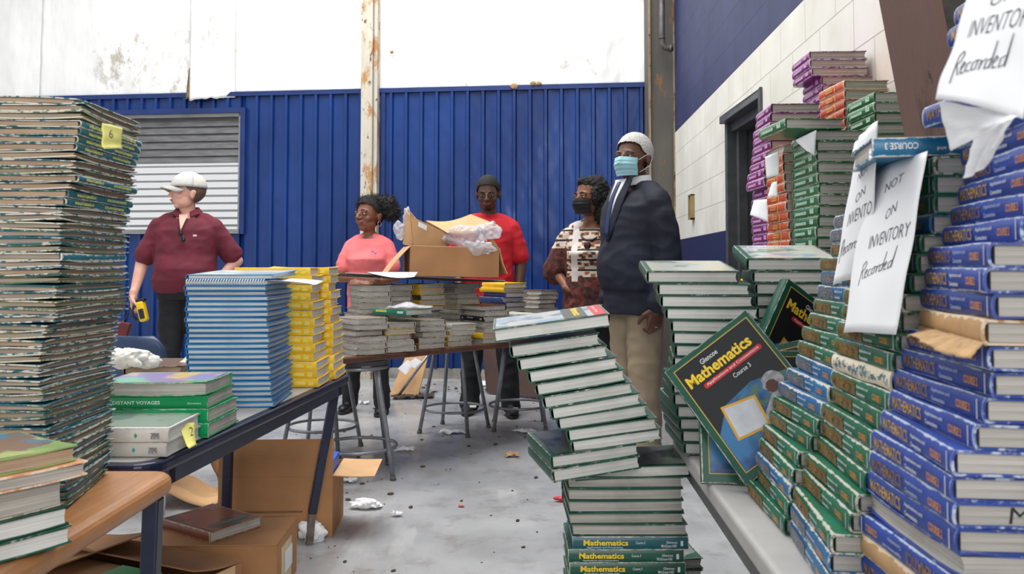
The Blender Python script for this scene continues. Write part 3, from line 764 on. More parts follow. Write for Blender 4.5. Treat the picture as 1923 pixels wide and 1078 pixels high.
# ---------------------------------------------------------------- right hand stacks
G_R = 'mathematics textbooks on the pale grey table'
h1k = [(460, 1635, 1568), (490, 1618, 1547), (520, 1615, 1542), (550, 1612, 1537), (580, 1608, 1531), (610, 1605, 1528), (645, 1590, 1507), (676, 1575, 1499), (705, 1570, 1494), (746, 1557, 1470), (775, 1544, 1466), (806, 1536, 1444), (834, 1525, 1445), (855, 1505, 1438), (890, 1492, 1427), (925, 1485, 1421), (959, 1482, 1416), (995, 1473, 1398)]
def k1(i): # from the top, 20 books
    return K_blue if i in (0, 1, 4, 5, 10, 11, 12, 17) else K_green
stack(k1, 'column beside the leaning covers', 1.39, TR + .002, h1k, 20, far=True, jy=1.2, jx=.001, jd=.003)
h2k = [(296, 1757, 1645), (338, 1758, 1645), (374, 1758, 1642), (412, 1757, 1640), (446, 1735, 1622), (484, 1729, 1615), (518, 1722, 1610), (556, 1697, 1590), (595, 1693, 1590), (629, 1695, 1585), (668, 1679, 1566), (702, 1676, 1573), (741, 1679, 1562), (777, 1666, 1559), (809, 1653, 1557), (847, 1642, 1538), (893, 1636, 1535), (930, 1616, 1521), (977, 1610, 1504), (1003, 1571, 1495), (1040, 1562, 1482), (1090, 1560, 1478)]
K_torn = Kind('textbook', LB, .205, .0265, cover_mat('shredded_blue_cover', (62, 108, 124), (226, 214, 190), amt=.012, rough=.6, scuff=.12), PG, 'shredded blue-green textbook', warp=.012)
stack(lambda i: K_blue if i in (20, 21, 3) else (K_torn if i == 11 else K_green), 'middle column under hanging papers', 1.14, TR + .002, h2k, 22, far=True, jy=1.2, jx=.001, jd=.003)
topz2 = TR + .002 + 22 * .0271
K_c3up = Kind('textbook', LB, .165, .0275, cover_mat('bright_teal_blue_cover', (20, 104, 142), (210, 210, 200), amt=.002), PG, 'teal-blue textbook')
K_c3up.spine([('MATHEMATICS', .016, .006, .015, .085, .012)], goldb, 'title_lettering')
K_c3up.spine([('Applications and', .112, .0145, .0065, .056, .01), ('Connections', .112, .005, .006, .040, .01), ('COURSE 3', .192, .0085, .0095, .044, .02)], whitei, 'course_lettering')
P = at(1637, 276, 1.17); P.z = topz2
# upside down on its back, spine toward the camera
Mx = Matrix.Translation((P.x, P.y, topz2 + .0008)) @ Matrix.Rotation(math.radians(-13), 4, 'Z') @ Matrix.Rotation(math.radians(0), 4, 'Y')
Fl = Matrix.Rotation(PI / 2, 4, 'Z') @ Matrix.Rotation(PI, 4, 'X')    # spine to -Y, cover down
put(K_c3up, Mx @ Fl @ Matrix.Translation((0, 0, -.0275)), 'teal-blue textbook lying upside down across the top of the middle column')
h3k = [(-124, 1990, 1812), (-90, 1985, 1812), (-74, 1980, 1787), (-34, 1980, 1787), (-30, 1975, 1838), (112, 1960, 1840), (118, 1955, 1743), (160, 1955, 1743), (166, 1965, 1822), (196, 1965, 1816), (270, 1960, 1816), (315, 1950, 1811), (365, 1945, 1797), (400, 1935, 1796), (430, 1925, 1776), (460, 1880, 1761), (490, 1853, 1742), (537, 1853, 1738), (588, 1874, 1733), (626, 1850, 1724), (680, 1865, 1707), (727, 1865, 1698), (766, 1853, 1678), (822, 1834, 1669), (854, 1792, 1655), (913, 1791, 1640), (960, 1795, 1629), (1014, 1798, 1621), (1052, 1801, 1620), (1110, 1806, 1614)]
N3 = 29
def k3(i):
    b = N3 - 1 - i
    if b in (13, 2): return K_royalN
    return K_royalB if b in (0, 1, 3, 6, 10, 11, 14, 16, 18, 20, 22, 23, 25) else K_royal
r3, z3 = stack(k3, 'near blue column at right', .89, TR + .002, h3k, N3, far=True, jy=1.0, jx=.001, jd=.003, flip=lambda i: {4: 1, 3: 3}.get(N3 - 1 - i, 0))
# torn board hanging off the bare spine, loose label marks
b13 = r3[13]
for k_, (a0, a1, dz) in enumerate(((.02, .16, .0),)):
    def fn(u, v):
        y = LB * (-.02 + 1.12 * u); x = -.004 - .035 * v * (.4 + .6 * math.sin(PI * min(1, u * 1.1))); z = .004 - .012 * v - .006 * math.sin(u * 7 + 1) * v + .002 * noise.noise(Vector((u * 14, v * 5, 1)))
        return Vector((x - .006 * noise.noise(Vector((u * 20, 2, 0))) * v, y, z))
    MB().sheet(fn, 26, 6, .0012).build('torn_board', M('torn_board_tan', (196, 160, 116), .95, 0, .2, 40), b13)
# grease-pencil letter on a page edge
o_ = D.objects.new('marker_letter', merged_text([('M', .017, .022, 0, .1, frame((.055, .0035, .005), (1, 0, 0), (0, 0, 1)))], INK, 'marker_letter')); COL.objects.link(o_); o_.parent = r3[6]

# E and F: green books behind, bottom edges out
ek = [(512, 1204, -3), (538, 1234, -8), (563, 1241, -8), (587, 1248, -9), (610, 1259, -10), (655, 1267, -10), (700, 1264, -9), (740, 1264, -6), (770, 1272, -2), (845, 1284, -1)]
K_E = Kind('textbook', LC, WC, .0282, c_green2, PGW, 'green page-out textbook', warp=.002)
K_Ep = pale_cover(Kind('textbook', LC, WC, .0282, c_green2, PGW, 'pale covered textbook', warp=.0), WC, LC, 5, ((206, 196, 170), (190, 196, 190), (140, 156, 150)))
stack(lambda i: K_Ep if i == 0 else K_E, 'stack at the grey table corner', 1.97, TR + .002, ek, 15, jx=.002, jy=1, tilt=lambda i: (0, 5.5 if i == 0 else 0))
fk = [(485, 1399, -6), (510, 1408, -10), (535, 1420, -10), (700, 1424, -10)]
stack(lambda i: K_c3pale if i == 0 else K_E, 'stack behind the leaning covers', 2.02, TR + .002, fk, 16, jx=.002, jy=1, tilt=lambda i: (0, 8 if i == 0 else 0))

# leaning picture covers ------------------------------------------------
def lean(k, BL, xdir, ydir, label, top=None):
    m = frame(BL, xdir, ydir)
    if top:   # the given point is an upper corner
        m = m @ Matrix.Translation((-k.W if top == 'R' else 0, -k.L, 0))
    m = m @ Matrix.Translation((0, 0, -k.T)); return put(k, m, label)
c0 = at(1401, 912, 1.64)                 # lower left corner stands on the table
tl = at(1255, 750, 1.75); tr = at(1414, 629, 1.70)
lean(K_c3pic, c0, tr - tl, tl - c0, 'large mathematics textbook with black astronaut cover leaning tilted against the stacks')
# the one behind it, spine to the left
bl = at(1427, 646, 1.88); tl2 = at(1481, 523, 1.93); tr2 = at(1545, 572, 1.96)
lean(K_c3pic, tl2, tr2 - tl2, tl2 - bl, 'mathematics textbook with gold framed cover leaning steeply behind the large tilted one', 'L')
bl3 = at(1415, 800, 1.74); tl3 = at(1375, 668, 1.81); tr3 = at(1502, 638, 1.78)
lean(K_c3pic, tr3, tr3 - tl3, tl3 - bl3, 'mathematics textbook mostly hidden, its cover corner showing between two leaning books', 'R')
c4 = at(1319, 893, 1.72); c4.z = TR + .002
lean(K_c3pic, c4, (.95, -.2, .02), (-.1, .35, .95), 'blue covered textbook standing on the table behind the large tilted one')

# books high on the cabinets near the right wall
cabm = M('grey_cabinet_steel', (112, 114, 116), .45, .4, .1, 5)
def cabinet(x0, x1, y0, y1, z1, label):
    o = empty('storage_cabinet', ((x0 + x1) / 2, (y0 + y1) / 2, 0), label, 'cabinet')
    rel(MB().b2((x0, y0, .06), (x1, y1, z1)), o).build('body', cabm, o, .004)
    rel(MB().b2((x0 + .02, y0 + .02, 0), (x1 - .02, y1 - .02, .06)), o).build('plinth', M('dark_plinth', (40, 40, 42), .6), o)
    d = rel(MB().b2((x0 - .012, y0 + .01, .07), (x0 - .001, y1 - .01, z1 - .01)), o).build('door', cabm, o, .002)
    rel(MB().b2((x0 - .03, y1 - .06, z1 * .55), (x0 - .012, y1 - .045, z1 * .7)), o).build('handle', gal, d)
cabinet(.862, 1.262, 2.50, 2.985, 1.148, 'grey steel cabinet against the wall under the orange and purple book stacks')
cabinet(1.07, 1.295, 2.995, 3.24, 1.148, 'narrow grey cabinet in the corner under the tallest purple stack')
cabinet(.80, 1.03, 2.485 - .215, 2.495, 1.148, 'slim grey cabinet under the pale-lettered green stack')
def sp3(k, L, T, m, gold_bar=False):
    if gold_bar:
        k.block(.060, .115, T * .30, T * .50, m, 'faded_title'); k.block(.060, .115, T * .56, T * .76, m, 'faded_title'); k.block(.132, .140, T * .15, T * .85, m, 'spine_bar')
    else:
        k.block(.022, .026, T * .15, T * .72, m, 'faded_initial'); k.block(.028, .118, T * .30, T * .60, m, 'faded_title'); k.block(.146, .176, T * .30, T * .78, m, 'faded_emblem')
fp = faded('pink', (214, 166, 206), (150, 62, 144)); fo = faded('orange_gold', (226, 176, 84), (196, 76, 42)); fg = faded('mint', (198, 220, 202), (60, 130, 90))
K_pur = Kind('textbook', .205, .162, .0303, c_pur, PG, 'purple textbook', warp=.001); sp3(K_pur, .205, .0303, fp)
K_purW = Kind('textbook', .205, .205, .0300, c_pur, PG, 'wide purple textbook', warp=.001); sp3(K_purW, .205, .03, fp)
K_org = Kind('textbook', .205, .135, .0288, c_org, PG, 'frayed orange textbook', warp=.003); sp3(K_org, .205, .0288, fo, True)
K_orgW = Kind('textbook', .205, .152, .0313, c_org, PG, 'orange textbook', warp=.001); sp3(K_orgW, .205, .0313, fo, True)
K_grn = Kind('textbook', .205, .165, .0292, c_grn3, PG, 'green textbook with pale faded spine lettering', warp=.001); sp3(K_grn, .205, .0292, fg)
K_grnW = Kind('textbook', .205, .152, .0316, c_grn3, PG, 'thick green textbook', warp=.001); sp3(K_grnW, .205, .0316, fg)
CB = 1.150
stack([K_grn], 'column left of hanging papers', 2.29, CB, [(255, 1532, 1491), (332, 1538, 1492), (420, 1539, 1492), (440, 1533, 1492)], 11, far=True, jy=.8)
stack([K_org], 'frayed orange column', 2.515, CB, [(270, 1466, 1440), (300, 1472, 1441), (340, 1474, 1441), (385, 1478, 1441), (440, 1484, 1443)], 11, far=True, jy=1.5, flip=lambda i: 1 if i == 0 else 0)
stack([K_pur], 'column beside the doorway', 2.76, CB, [(205, 1450, 1424), (235, 1448, 1418), (300, 1446, 1417), (320, 1436, 1405), (340, 1436, 1404), (350, 1447, 1414), (440, 1446, 1416)], 16, far=True, jy=1.5)
stack([K_purW], 'tallest purple column', 3.0, CB, [(100, 1522, 1494), (137, 1524, 1496), (143, 1544, 1513), (200, 1546, 1515)], 24, far=True, jy=.8)
stack([K_orgW], 'rear orange column', 2.76, CB, [(150, 1585, 1544), (225, 1588, 1548)], 18, far=True, jy=.8)
stack([K_grnW], 'column beside brown steel flange', 2.515, CB, [(168, 1641, 1598), (250, 1643, 1600)], 15, far=True, jy=.8)
# green book laid across, pages toward the camera
zt = CB + 11 * .0298 + .001
P = at(1477, 240, 2.27); m = bookmat((P.x, 2.275, zt), 3, (0, 0, 0)); put(K_grn, m, 'green textbook lying crosswise with page edge forward on top of the pale-lettered green column')

# ---------------------------------------------------------------- the leaning stack on the floor
YL = 1.97
def face(k, pl, pr, d, label, yaw=None, lift=0, alongL=False):
    "book whose long or short page edge runs between two image points (bottom edge) at depth d"
    a = at(pl[0], pl[1], d); b = at(pr[0], pr[1], d)
    if yaw is not None:
        c, s = math.cos(math.radians(yaw)), math.sin(math.radians(yaw)); W_ = k.L if alongL else k.W
        b = at(pr[0], pr[1], d + W_ * s)
    x = (b - a).normalized(); y = Vector((-x.y, x.x, 0)).normalized()
    if yaw is None: y = Vector((0, 1, 0))
    m = frame(a, x, y)
    if alongL: m = m @ Matrix.Rotation(PI / 2, 4, 'Z') ; m = m @ Matrix.Translation((0, -k.L, 0))
    return put(k, m, label)
LN = 'the leaning floor stack'
KE2 = Kind('textbook', LC, WC, .0288, c_green2, PGW, 'green textbook', warp=.0015)
rows = [((961, 672), (1140, 647)), ((976, 697), (1152, 669)), ((995, 720), (1166, 693)), ((1009, 744), (1178, 716)), ((1023, 768), (1193, 739)), ((1038, 789), (1206, 761)), ((1050, 808), (1216, 783)), ((1068, 830), (1225, 808)), ((1076, 851), (1232, 829))]
for i, (a, b) in enumerate(rows):
    face(KE2, a, b, YL, 'green page-forward textbook, %s from top of leaning floor stack' % ordn(i + 1))
# displaced pair
K_dark = pale_cover(Kind('textbook', LC, WC, .0288, c_green2, PGW, 'green textbook'), WC, LC, 8, ((30, 44, 40), (88, 96, 90), (40, 52, 46)))
K_dark.top([('Math', .14, .02, .012, .03, .02)], yell, 'title_lettering', .001)
face(K_dark, (1037, 880), (1200, 857), YL - .03, 'dark covered textbook jutting out left below the tilted books of the leaning stack', yaw=10)
face(K_c3pale, (1040, 907), (1201, 880), YL - .03, 'green edged textbook jutting out left under the dark covered one', yaw=10)
# lower part
low = [((1104, 893), (1252, 893)), ((1066, 911), (1262, 908)), ((1066, 937), (1268, 928)), ((1067, 959), (1277, 951)), ((1068, 983), (1281, 976)), ((1074, 1006), (1283, 998))]
K_low = Kind('textbook', LC, WC, .0272, c_green2, PG, 'green textbook', warp=.001)
zf = .003; nb = []; nlow = 12
for i in range(nlow + 3):  # spine-forward books up from the floor
    z = zf + i * .0304; jx = rnd.uniform(-.004, .004)
    kd = K_c3teal if i == nlow + 2 else K_c3spine
    xx = at((1067, 1066, 1074)[max(0, i - nlow)] if i >= nlow else 1068, 1050, 2.0).x + jx
    m = Matrix.Translation((xx + LC, 2.0, z)) @ Matrix.Rotation(PI / 2 + math.radians(rnd.uniform(-.8, .8)), 4, 'Z')
    put(kd, m, '%s, spine forward, %s in leaning floor stack' % (kd.desc, ['lowest visible', 'second lowest visible', 'third lowest visible'][i - nlow] if i >= nlow else ordn(i) .replace('topmost', 'first') + ' up from the floor'))
ztop = zf + (nlow + 3) * .0304
n_l = len(low)
for j in range(n_l):      # bottom up
    a, b = low[n_l - 1 - j]; z = ztop + .0008 + j * .0280
    P = at(a[0], a[1], 2.0)
    m = Matrix.Translation((P.x + LC - (.03 if j == 5 else 0), 2.0, z)) @ Matrix.Rotation(-PI / 2 + math.radians(rnd.uniform(-1, 1)), 4, 'Z') @ Matrix.Rotation(math.radians(2.0 if j == 5 else 0), 4, 'X') @ Matrix.Translation((-WC, -LC, 0))
    put(K_low if j < 5 else K_dark, m, 'green textbook, %s above the title spines of the leaning floor stack' % ordn(j).replace('topmost', 'first'))
zt_ = ztop + .0008 + 6 * .028
# top book, turned with its long edge forward
K_top = Kind('textbook', LC, WC, .0300, c_green2, PGW, 'mathematics textbook', warp=0); pale_cover(K_top, WC, LC, 12, ((176, 196, 210), (214, 214, 208), (150, 170, 176)))
K_top.poly([(.012, LC - .035), (WC - .006, LC - .035), (WC - .006, LC - .006), (.012, LC - .006)], redi, 'red_strip', .0009)
K_top.poly([(.012, LC - .105), (WC - .006, LC - .105), (WC - .006, LC - .050), (.012, LC - .050)], M('title_band_olive', (96, 96, 84), .3), 'title_band', .0009)
K_top.top([('Mathematics', .024, LC - .080, .020, .15, .03)], yell, 'title_lettering', .0014); K_top.top([('Applications and Connections', .03, LC - .028, .010, .13, .01)], whitei, 'banner_lettering', .0014)
a = at(929, 643, YL - .02); b = at(1139, 614, YL - .02); x = (b - a).normalized(); y = Vector((.02, 1, .06))
m = frame(a, x, y) @ Matrix.Rotation(-PI / 2, 4, 'Z') @ Matrix.Translation((-WC, 0, 0))
put(K_top, m, 'mathematics textbook with red strip, lying turned on the very top of the leaning stack')
# low neighbouring pile on the floor
K_nb = pale_cover(Kind('textbook', LC, WC, .029, c_green2, PG, 'green edged textbook'), WC, LC, 21, ((120, 126, 124), (150, 150, 146), (80, 92, 88)))
for i in range(11):
    P = at(1322, 1050, 2.22)
    m = bookmat((P.x + rnd.uniform(-.006, .006), 2.22, .003 + i * .0298), 2 + rnd.uniform(-3, 3), (WC, 0, 0))
    put(K_nb if i == 10 else KE2, m, 'green edged textbook, %s up in the low floor pile beside the leaning stack' % ordn(i).replace('topmost', 'first'))

# ---------------------------------------------------------------- left: tall teal stack
LT = .270
K_t = Kind('workbook', LT, .212, .0139, c_teal, PGG, 'worn teal workbook', 4, .0035, t=.0024, bulge=.003)
K_t0 = Kind('workbook', LT, .212, .0139, c_teal, PGT, 'worn teal workbook', 3, .0035, t=.0022, bulge=.003)
K_t2 = Kind('workbook', LT, .212, .0139, c_tealy, PGG, 'worn olive-teal workbook', 3, .0035, t=.0024, bulge=.003)
K_ty = Kind('workbook', LT, .212, .0139, c_teal, PGT, 'yellow-lettered worn teal workbook', 2, .004, t=.0016, bulge=.004)
fy = faded('yellow_green', (206, 204, 90), (30, 96, 110))
for a_, b_ in ((.03, .105), (.150, .235)): K_ty.block(a_, b_, .0045, .0095, fy, 'faded_title')
tk = [(184, 130, 262), (195, 160, 256), (239, 148, 258), (287, 140, 252), (318, 143, 250), (325, 115, 248), (335, 143, 250), (356, 128, 248), (390, 118, 243), (435, 115, 239), (516, 114, 239), (553, 108, 242), (607, 105, 240), (618, 84, 230), (661, 80, 226), (704, 72, 216), (757, 84, 222), (811, 90, 221), (850, 108, 222), (900, 122, 216), (948, 128, 214)]
def tkind(i): return K_ty if i in (3, 4, 5, 6, 10, 12, 13) else (K_t2 if i % 7 in (2, 5) else (K_t0 if i < 14 or i % 9 == 4 else K_t))
def ttilt(i): return ((7 - i) * .45 if i < 7 else rnd_t.uniform(-.5, .5), 0)
rnd_t = random.Random(5)
tall, ztall = stack(tkind, 'tall left stack', 1.53, TZ + .001, tk, 52, anchor='R', far=True, jy=1.2, jx=.0015, jd=.002,
      flip=lambda i: 1 if i in (3, 4, 5, 6, 10, 12, 13, 20) else 0, tilt=lambda i: (1.2 if i == 0 else 0, 0))
# bottom-left stack of picture books on the wood table
c_lime = cover_mat('lime_edge_cover', (150, 176, 110), (206, 206, 180), amt=.001, rough=.35)
c_peach = cover_mat('peach_cover', (226, 160, 116), (236, 220, 200), amt=.002, rough=.35)
K1 = pale_cover(Kind('textbook', .27, .21, .024, c_lime, PGT, 'picture-covered textbook'), .21, .27, 30, ((60, 150, 190), (150, 120, 100), (190, 200, 130)))
K2 = Kind('textbook', .27, .21, .022, c_peach, PG, 'peach-orange covered textbook')
K3 = Kind('textbook', .27, .21, .046, c_gry, PG, 'thick textbook with grey page edge')
K4 = Kind('textbook', .27, .21, .030, c_green2, PGW, 'dark green covered textbook')
K5 = Kind('textbook', .27, .21, .028, c_green2, PGW, 'dark green covered textbook')
z = TZ + .001; al = None
for kd, px, lab in ((K5, 137, 'dark green covered textbook at the bottom of the near left pile'), (K4, 131, 'green covered textbook with white page edge second from bottom in the near left pile'), (K3, 121, 'thick grey-edged textbook in the middle of the near left pile'), (K2, 164, 'peach-orange covered textbook jutting right in the near left pile'), (K1, 144, 'lime-edged picture-covered textbook topmost in the near left pile')):
    P = at(px, 900, 1.33); P.z = z; put(kd, bookmat(P, -37, (kd.W, kd.L, 0)), lab); z += kd.T + .0008

# ---------------------------------------------------------------- on the navy-edged table
K_vg = Kind('textbook', .275, .215, .033, c_emr, PG, 'emerald green textbook', warp=.001)
K_vg.spine([('DISTANT VOYAGES', .035, .012, .009, .12, .02)], M('mint_pale_ink', (190, 226, 206), .5), 'spine_lettering')
K_vg.spine([('Elementary', .225, .011, .006, .035, .01)], M('mint_pale_ink', (190, 226, 206), .5), 'publisher_lettering')
K_vgb = Kind('textbook', .275, .215, .035, c_emr, PG, 'emerald green textbook', warp=.003)
K_va = pale_cover(Kind('textbook', .275, .215, .034, cover_mat('mint_edge_cover', (80, 180, 130), (190, 180, 160), amt=.003), PG, 'pastel-covered textbook', warp=.003), .215, .275, 41, ((214, 190, 120), (150, 140, 190), (120, 190, 160)))
zb_ = TZ + .003
C0 = at(391, 800, 2.14)
lst = [(K_vgb, 'emerald green textbook at the bottom of the pile behind the white pair'), (K_vgb, 'emerald green textbook second from the bottom of the pile behind the white pair'), (K_vg, 'emerald green textbook with white lettered spine forward'), (K_va, 'textbook with pastel yellow and purple cover on top of the emerald green ones')]
for i, (kd, lab) in enumerate(lst):
    if i < 3: m = bookmat((C0.x + rnd.uniform(-.003, .003) + (.0 if i < 2 else -.002), 2.14 + (.004 * i), zb_), 90 + rnd.uniform(-2, 2), (0, 0, 0))
    else: m = bookmat((C0.x - .006, 2.14, zb_), -90 + 2, (kd.W, kd.L, 0))
    put(kd, m, lab); zb_ += kd.T + .0008
K_w = pale_cover(Kind('textbook', .265, .20, .032, c_wht, PGW, 'white textbook', warp=.001), .2, .265, 52, ((110, 130, 124), (150, 160, 150), (90, 104, 104)))
K_w.poly([(0.004, 0.002), (.196, .002), (.196, .263), (.004, .263)], whitei, 'cover_border', .0003)
dia = [(math.cos(a) * .004, math.sin(a) * .006) for a in (0, PI / 2, PI, 3 * PI / 2)]
q = MB(); q.add([(-.0055, .265 - .19 - x, .016 + y) for x, y in dia], [(0, 1, 2, 3)]); me = q.mesh('diamond_mark'); me.materials.append(M('teal_ink', (40, 150, 150), .5)); K_w.extra.append(('diamond_mark', me))
K_w.block(.224, .244, .008, .022, faded('grey', (120, 120, 120), (196, 194, 188)), 'faded_emblem')
zb_ = TZ + .003; C1 = at(314, 830, 1.925)
wp = []
for i, lab in enumerate(('white textbook with teal diamond on its spine, lower of the pair', 'white textbook with grey-green cover picture, upper of the pair')):
    wp.append(put(K_w, bookmat((C1.x + (.004 if i else 0), 1.925 + .002 * i, zb_), 90 + (1.2 if i else -.6), (0, 0, 0)), lab)); zb_ += .0328
# blue notebooks
K_nbk = Kind('notebook', .285, .255, .0158, c_note, page_mat('page_edges_bluish', (176, 182, 188), (222, 222, 218)), 'bright blue notebook', 3, .001, t=.0030, bulge=.002)
nk = [(525, 505, 2), (600, 503, 2), (700, 508, 2), (745, 516, 3), (765, 516, 3)]
nst, zn = stack([K_nbk], 'stack on the navy-edged table', 2.60, TZ + .003, [(520, 500, 546), (560, 503, 546), (640, 505, 547), (700, 508, 548), (765, 516, 551)], 23, anchor='R', far=True, jy=1.5, jx=.004)
# spiral-bound one and thin booklet on top
o = empty('spiral_notebook', (0, 0, 0), 'spiral bound blue notebook with white coils forward, near the top of the blue stack', 'notebook')
P = at(346, 538, 2.60); P.z = zn + .0005; o.location = P
MB().b2((0, 0.006, 0), (.258, .285, .003)).build('cover', c_nvy if False else M('notebook_blue', (24, 120, 184), .35), o)
MB().b2((.002, .008, .0032), (.256, .283, .013)).build('page_block', PGW, o)
MB().b2((0, 0.006, .0132), (.258, .285, .016)).build('cover', M('notebook_blue', (24, 120, 184), .35), o)
cm = M('white_coil', (214, 218, 222), .35, .2)
mb = MB()
for k in range(30): mb.ring((.008 + k * .0083, .004, .0085), .0095, .0017, 12, 5, Matrix.Rotation(PI / 2, 3, 'Y'))
mb.build('coil', cm, o)
zn += .019
Kbk = Kind('booklet', .29, .272, .014, cover_mat('pale_blue_cover', (60, 150, 200), (220, 220, 214), amt=.001, col2=(40, 130, 190)), PGW, 'thin booklet', 1, .001, t=.0016)
pale_cover(Kbk, .272, .29, 61, ((200, 206, 200), (222, 222, 214), (170, 200, 214)))
P = at(351, 520, 2.62); put(Kbk, bookmat((P.x, 2.62, zn), 0, (0, 0, 0), 0, 2.5), 'thin pale booklet lying on top of the blue notebook stack')
# yellow books, two columns
K_y = Kind('textbook', .27, .20, .0303, c_yel, PGW, 'frayed yellow textbook', 3, .004, t=.0019)
fw = faded('pale_yellow', (250, 226, 120), (246, 208, 60)); K_y.block(.185, .225, .010, .022, fw, 'faded_title'); K_y.block(.236, .254, .008, .024, fw, 'faded_emblem')
K_yr = Kind('textbook', .27, .20, .0303, cover_mat('yellow_red_cover', (226, 120, 50), (214, 196, 170), amt=.005, col2=(180, 50, 34)), PG, 'yellow and red textbook', 3, .003)
yk = [(515, 588, 92), (620, 592, 92), (680, 594, 91), (730, 599, 90)]
G_Y = 'yellow textbooks on the navy-edged table'
stack(lambda i: K_y if i % 3 else K_y, 'yellow stack touching blue one', 3.02, TZ + .003, [(515, 583, 92), (620, 589, 91), (680, 592, 90), (730, 599, 90)], 14, jy=2, jx=.006, group=None)
stack(lambda i: K_y, 'yellow stack at navy table corner', 3.235, TZ + .003, [(515, 619, 92), (620, 624, 91), (680, 628, 90), (730, 630, 90)], 14, jy=2, jx=.006)
# things behind the piles at the left
K_sm = Kind('textbook', .26, .2, .03, c_brn, PGT, 'brown textbook')
P = at(216, 690, 2.85); z = TZ + .003
for i in range(3):
    put(K_sm, bookmat((P.x + .008 * i, 2.88, z), rnd.uniform(-3, 3), (0, 0, 0)), 'brown textbook with tan page edge, %s in the low pile behind the teal stack' % ordn(2 - i)); z += .031
P = at(292, 690, 2.95)
K_sm2 = Kind('textbook', .24, .17, .026, c_gry, PGT, 'small tan textbook')
put(K_sm2, bookmat((P.x - .03, 3.12, TZ + .003), 8, (0, 0, 0)), 'small tan textbook lying behind the crumpled white wrapping')
put(K_sm2, bookmat((P.x - .035, 3.125, TZ + .031), 14, (0, 0, 0)), 'small tan textbook, upper of two behind the crumpled white wrapping')

# ---------------------------------------------------------------- plank on stools
BZ = .645; BT = .03
ud = Vector((.69, .724, 0)).normalized(); nd = Vector((-ud.y, ud.x, 0))
B0 = Vector((-.96, 4.01, 0))
o = empty('plank_tabletop', B0 + ud * .95 + nd * .38, 'long brown edged board laid across the metal stools and loaded with books', 'board')
R = Matrix((ud, nd, Vector((0, 0, 1)))).transposed()
plm = M('brown_board_edge', (92, 62, 50), .35, 0, .2, 12)
q = MB().box((0, 0, BZ - BT / 2), (1.95, .76, BT), R); q.build('board', plm, o, .006)
MB().box((0, 0, BZ + .001), (1.91, .72, .002), R).build('top_laminate', M('board_top', (128, 112, 100), .5, 0, .12, 10), o)
def stool(x, y, a0, label, h=BZ - BT - .002):
    o = empty('metal_stool', (x, y, 0), label, 'stool', 'grey metal stools under the long board')
    sm = M('stool_grey_metal', (146, 148, 154), .38, .55, .15, 20)
    mb = MB(); mb.loft([((0, 0, h - .03), .168, .168), ((0, 0, h - .004), .175, .175), ((0, 0, h), .168, .168)], 40, False); mb.build('seat', M('stool_seat_dark', (66, 68, 74), .4, .2), o)
    mb = MB(); mb.ring((0, 0, h - .045), .15, .012, 32, 6); mb.build('seat_frame', sm, o)
    for k in range(4):
        a = math.radians(a0 + 90 * k); c, s = math.cos(a), math.sin(a)
        mb = MB(); mb.tube([(c * .135, s * .135, h - .035), (c * .150, s * .150, h * .8), (c * .245, s * .245, .012)], .0125, 12); lg = mb.build('leg', sm, o)
        MB().tube([(c * .243, s * .243, .02), (c * .2465, s * .2465, 0.0)], [.015, .017], 12).build('foot_cap', M('dirty_foot', (92, 88, 84), .7), lg)
    zr = .15; MB().ring((0, 0, zr), .205, .009, 44, 8).build('foot_ring', sm, o)
    return o
stool(-.82, 4.45, -32, 'grey metal stool nearest the camera with its foot ring beside the open carton')
stool(-1.13, 5.0, 214, 'grey metal stool behind the nearest one, half hidden by the navy table leg')
stool(-.385, 5.62, 204, 'grey metal stool with red-shirted person\'s shoe showing behind its foot ring')
stool(.05, 5.76, 226, 'grey metal stool standing left of the leaning stack')

# books on the plank
def K_(name, L, W, T, c, p, d): return Kind(name, L, W, T, c, p, d, 2, .002)
kg = K_('textbook', .24, .17, .0305, c_gry, PG, 'grey textbook'); kb = K_('textbook', .24, .17, .031, c_brn, PG, 'brown textbook')
ko = K_('textbook', .24, .17, .031, c_olv, PG, 'olive-gold textbook'); kk = K_('textbook', .26, .19, .033, c_blk, PG, 'black textbook')
kn = K_('textbook', .25, .18, .031, c_nvy, PG, 'navy blue textbook'); ky = K_('textbook', .25, .18, .031, c_yel, PG, 'yellow textbook'); kw = K_('textbook', .25, .18, .031, c_wht, PG, 'white covered textbook')
fs_ = faded('silver', (190, 194, 190), (50, 56, 60))
kk.block(.018, .036, .010, .022, fs_, 'faded_emblem'); kk.block(.075, .145, .017, .024, fs_, 'faded_title'); kk.block(.215, .235, .010, .022, fs_, 'faded_emblem')
kG = Kind('textbook', .26, .2, .033, cover_mat('sea_green_cover', (20, 124, 100), (220, 220, 210), amt=.001, rough=.3), PGW, 'green textbook', 1, 0)
kG.block(.03, .115, .015, .027, faded('yellow', (236, 206, 80), (120, 150, 90)), 'faded_title'); kG.block(.195, .24, .011, .023, faded('white', (226, 236, 228), (90, 170, 140)), 'faded_publisher')
pale_cover(kG, .2, .26, 71, ((214, 212, 200), (196, 190, 176), (150, 180, 166)))
def ps(kinds, where, px, off, n, yaw=40, seed=0, fl=None):
    k = kx(px); c = 1.05; Y = (5.02 + (.23 + .19 * c) * off / .3) / (1 - c * k)
    P = at(px, 640, Y); return stack(kinds, where, Y, BZ + .0025, [(0, px, yaw), (900, px, yaw)], n, jy=5, jx=.012, flip=fl or (lambda i: 1 if i % 3 == 1 else 0)), Y
fr = lambda i: (1, 0, 1, 1)[i % 4]
ps([kg, kg, kb], 'leftmost front pile on board', 670, .02, 6, fl=lambda i: 1)
ps([kg, ky, kg, kw], 'second front pile on board', 724, .02, 5, fl=fr)
ps([kg, kg, kg, kb, ko], 'third front pile on board', 790, .02, 5, fl=lambda i: i < 3)
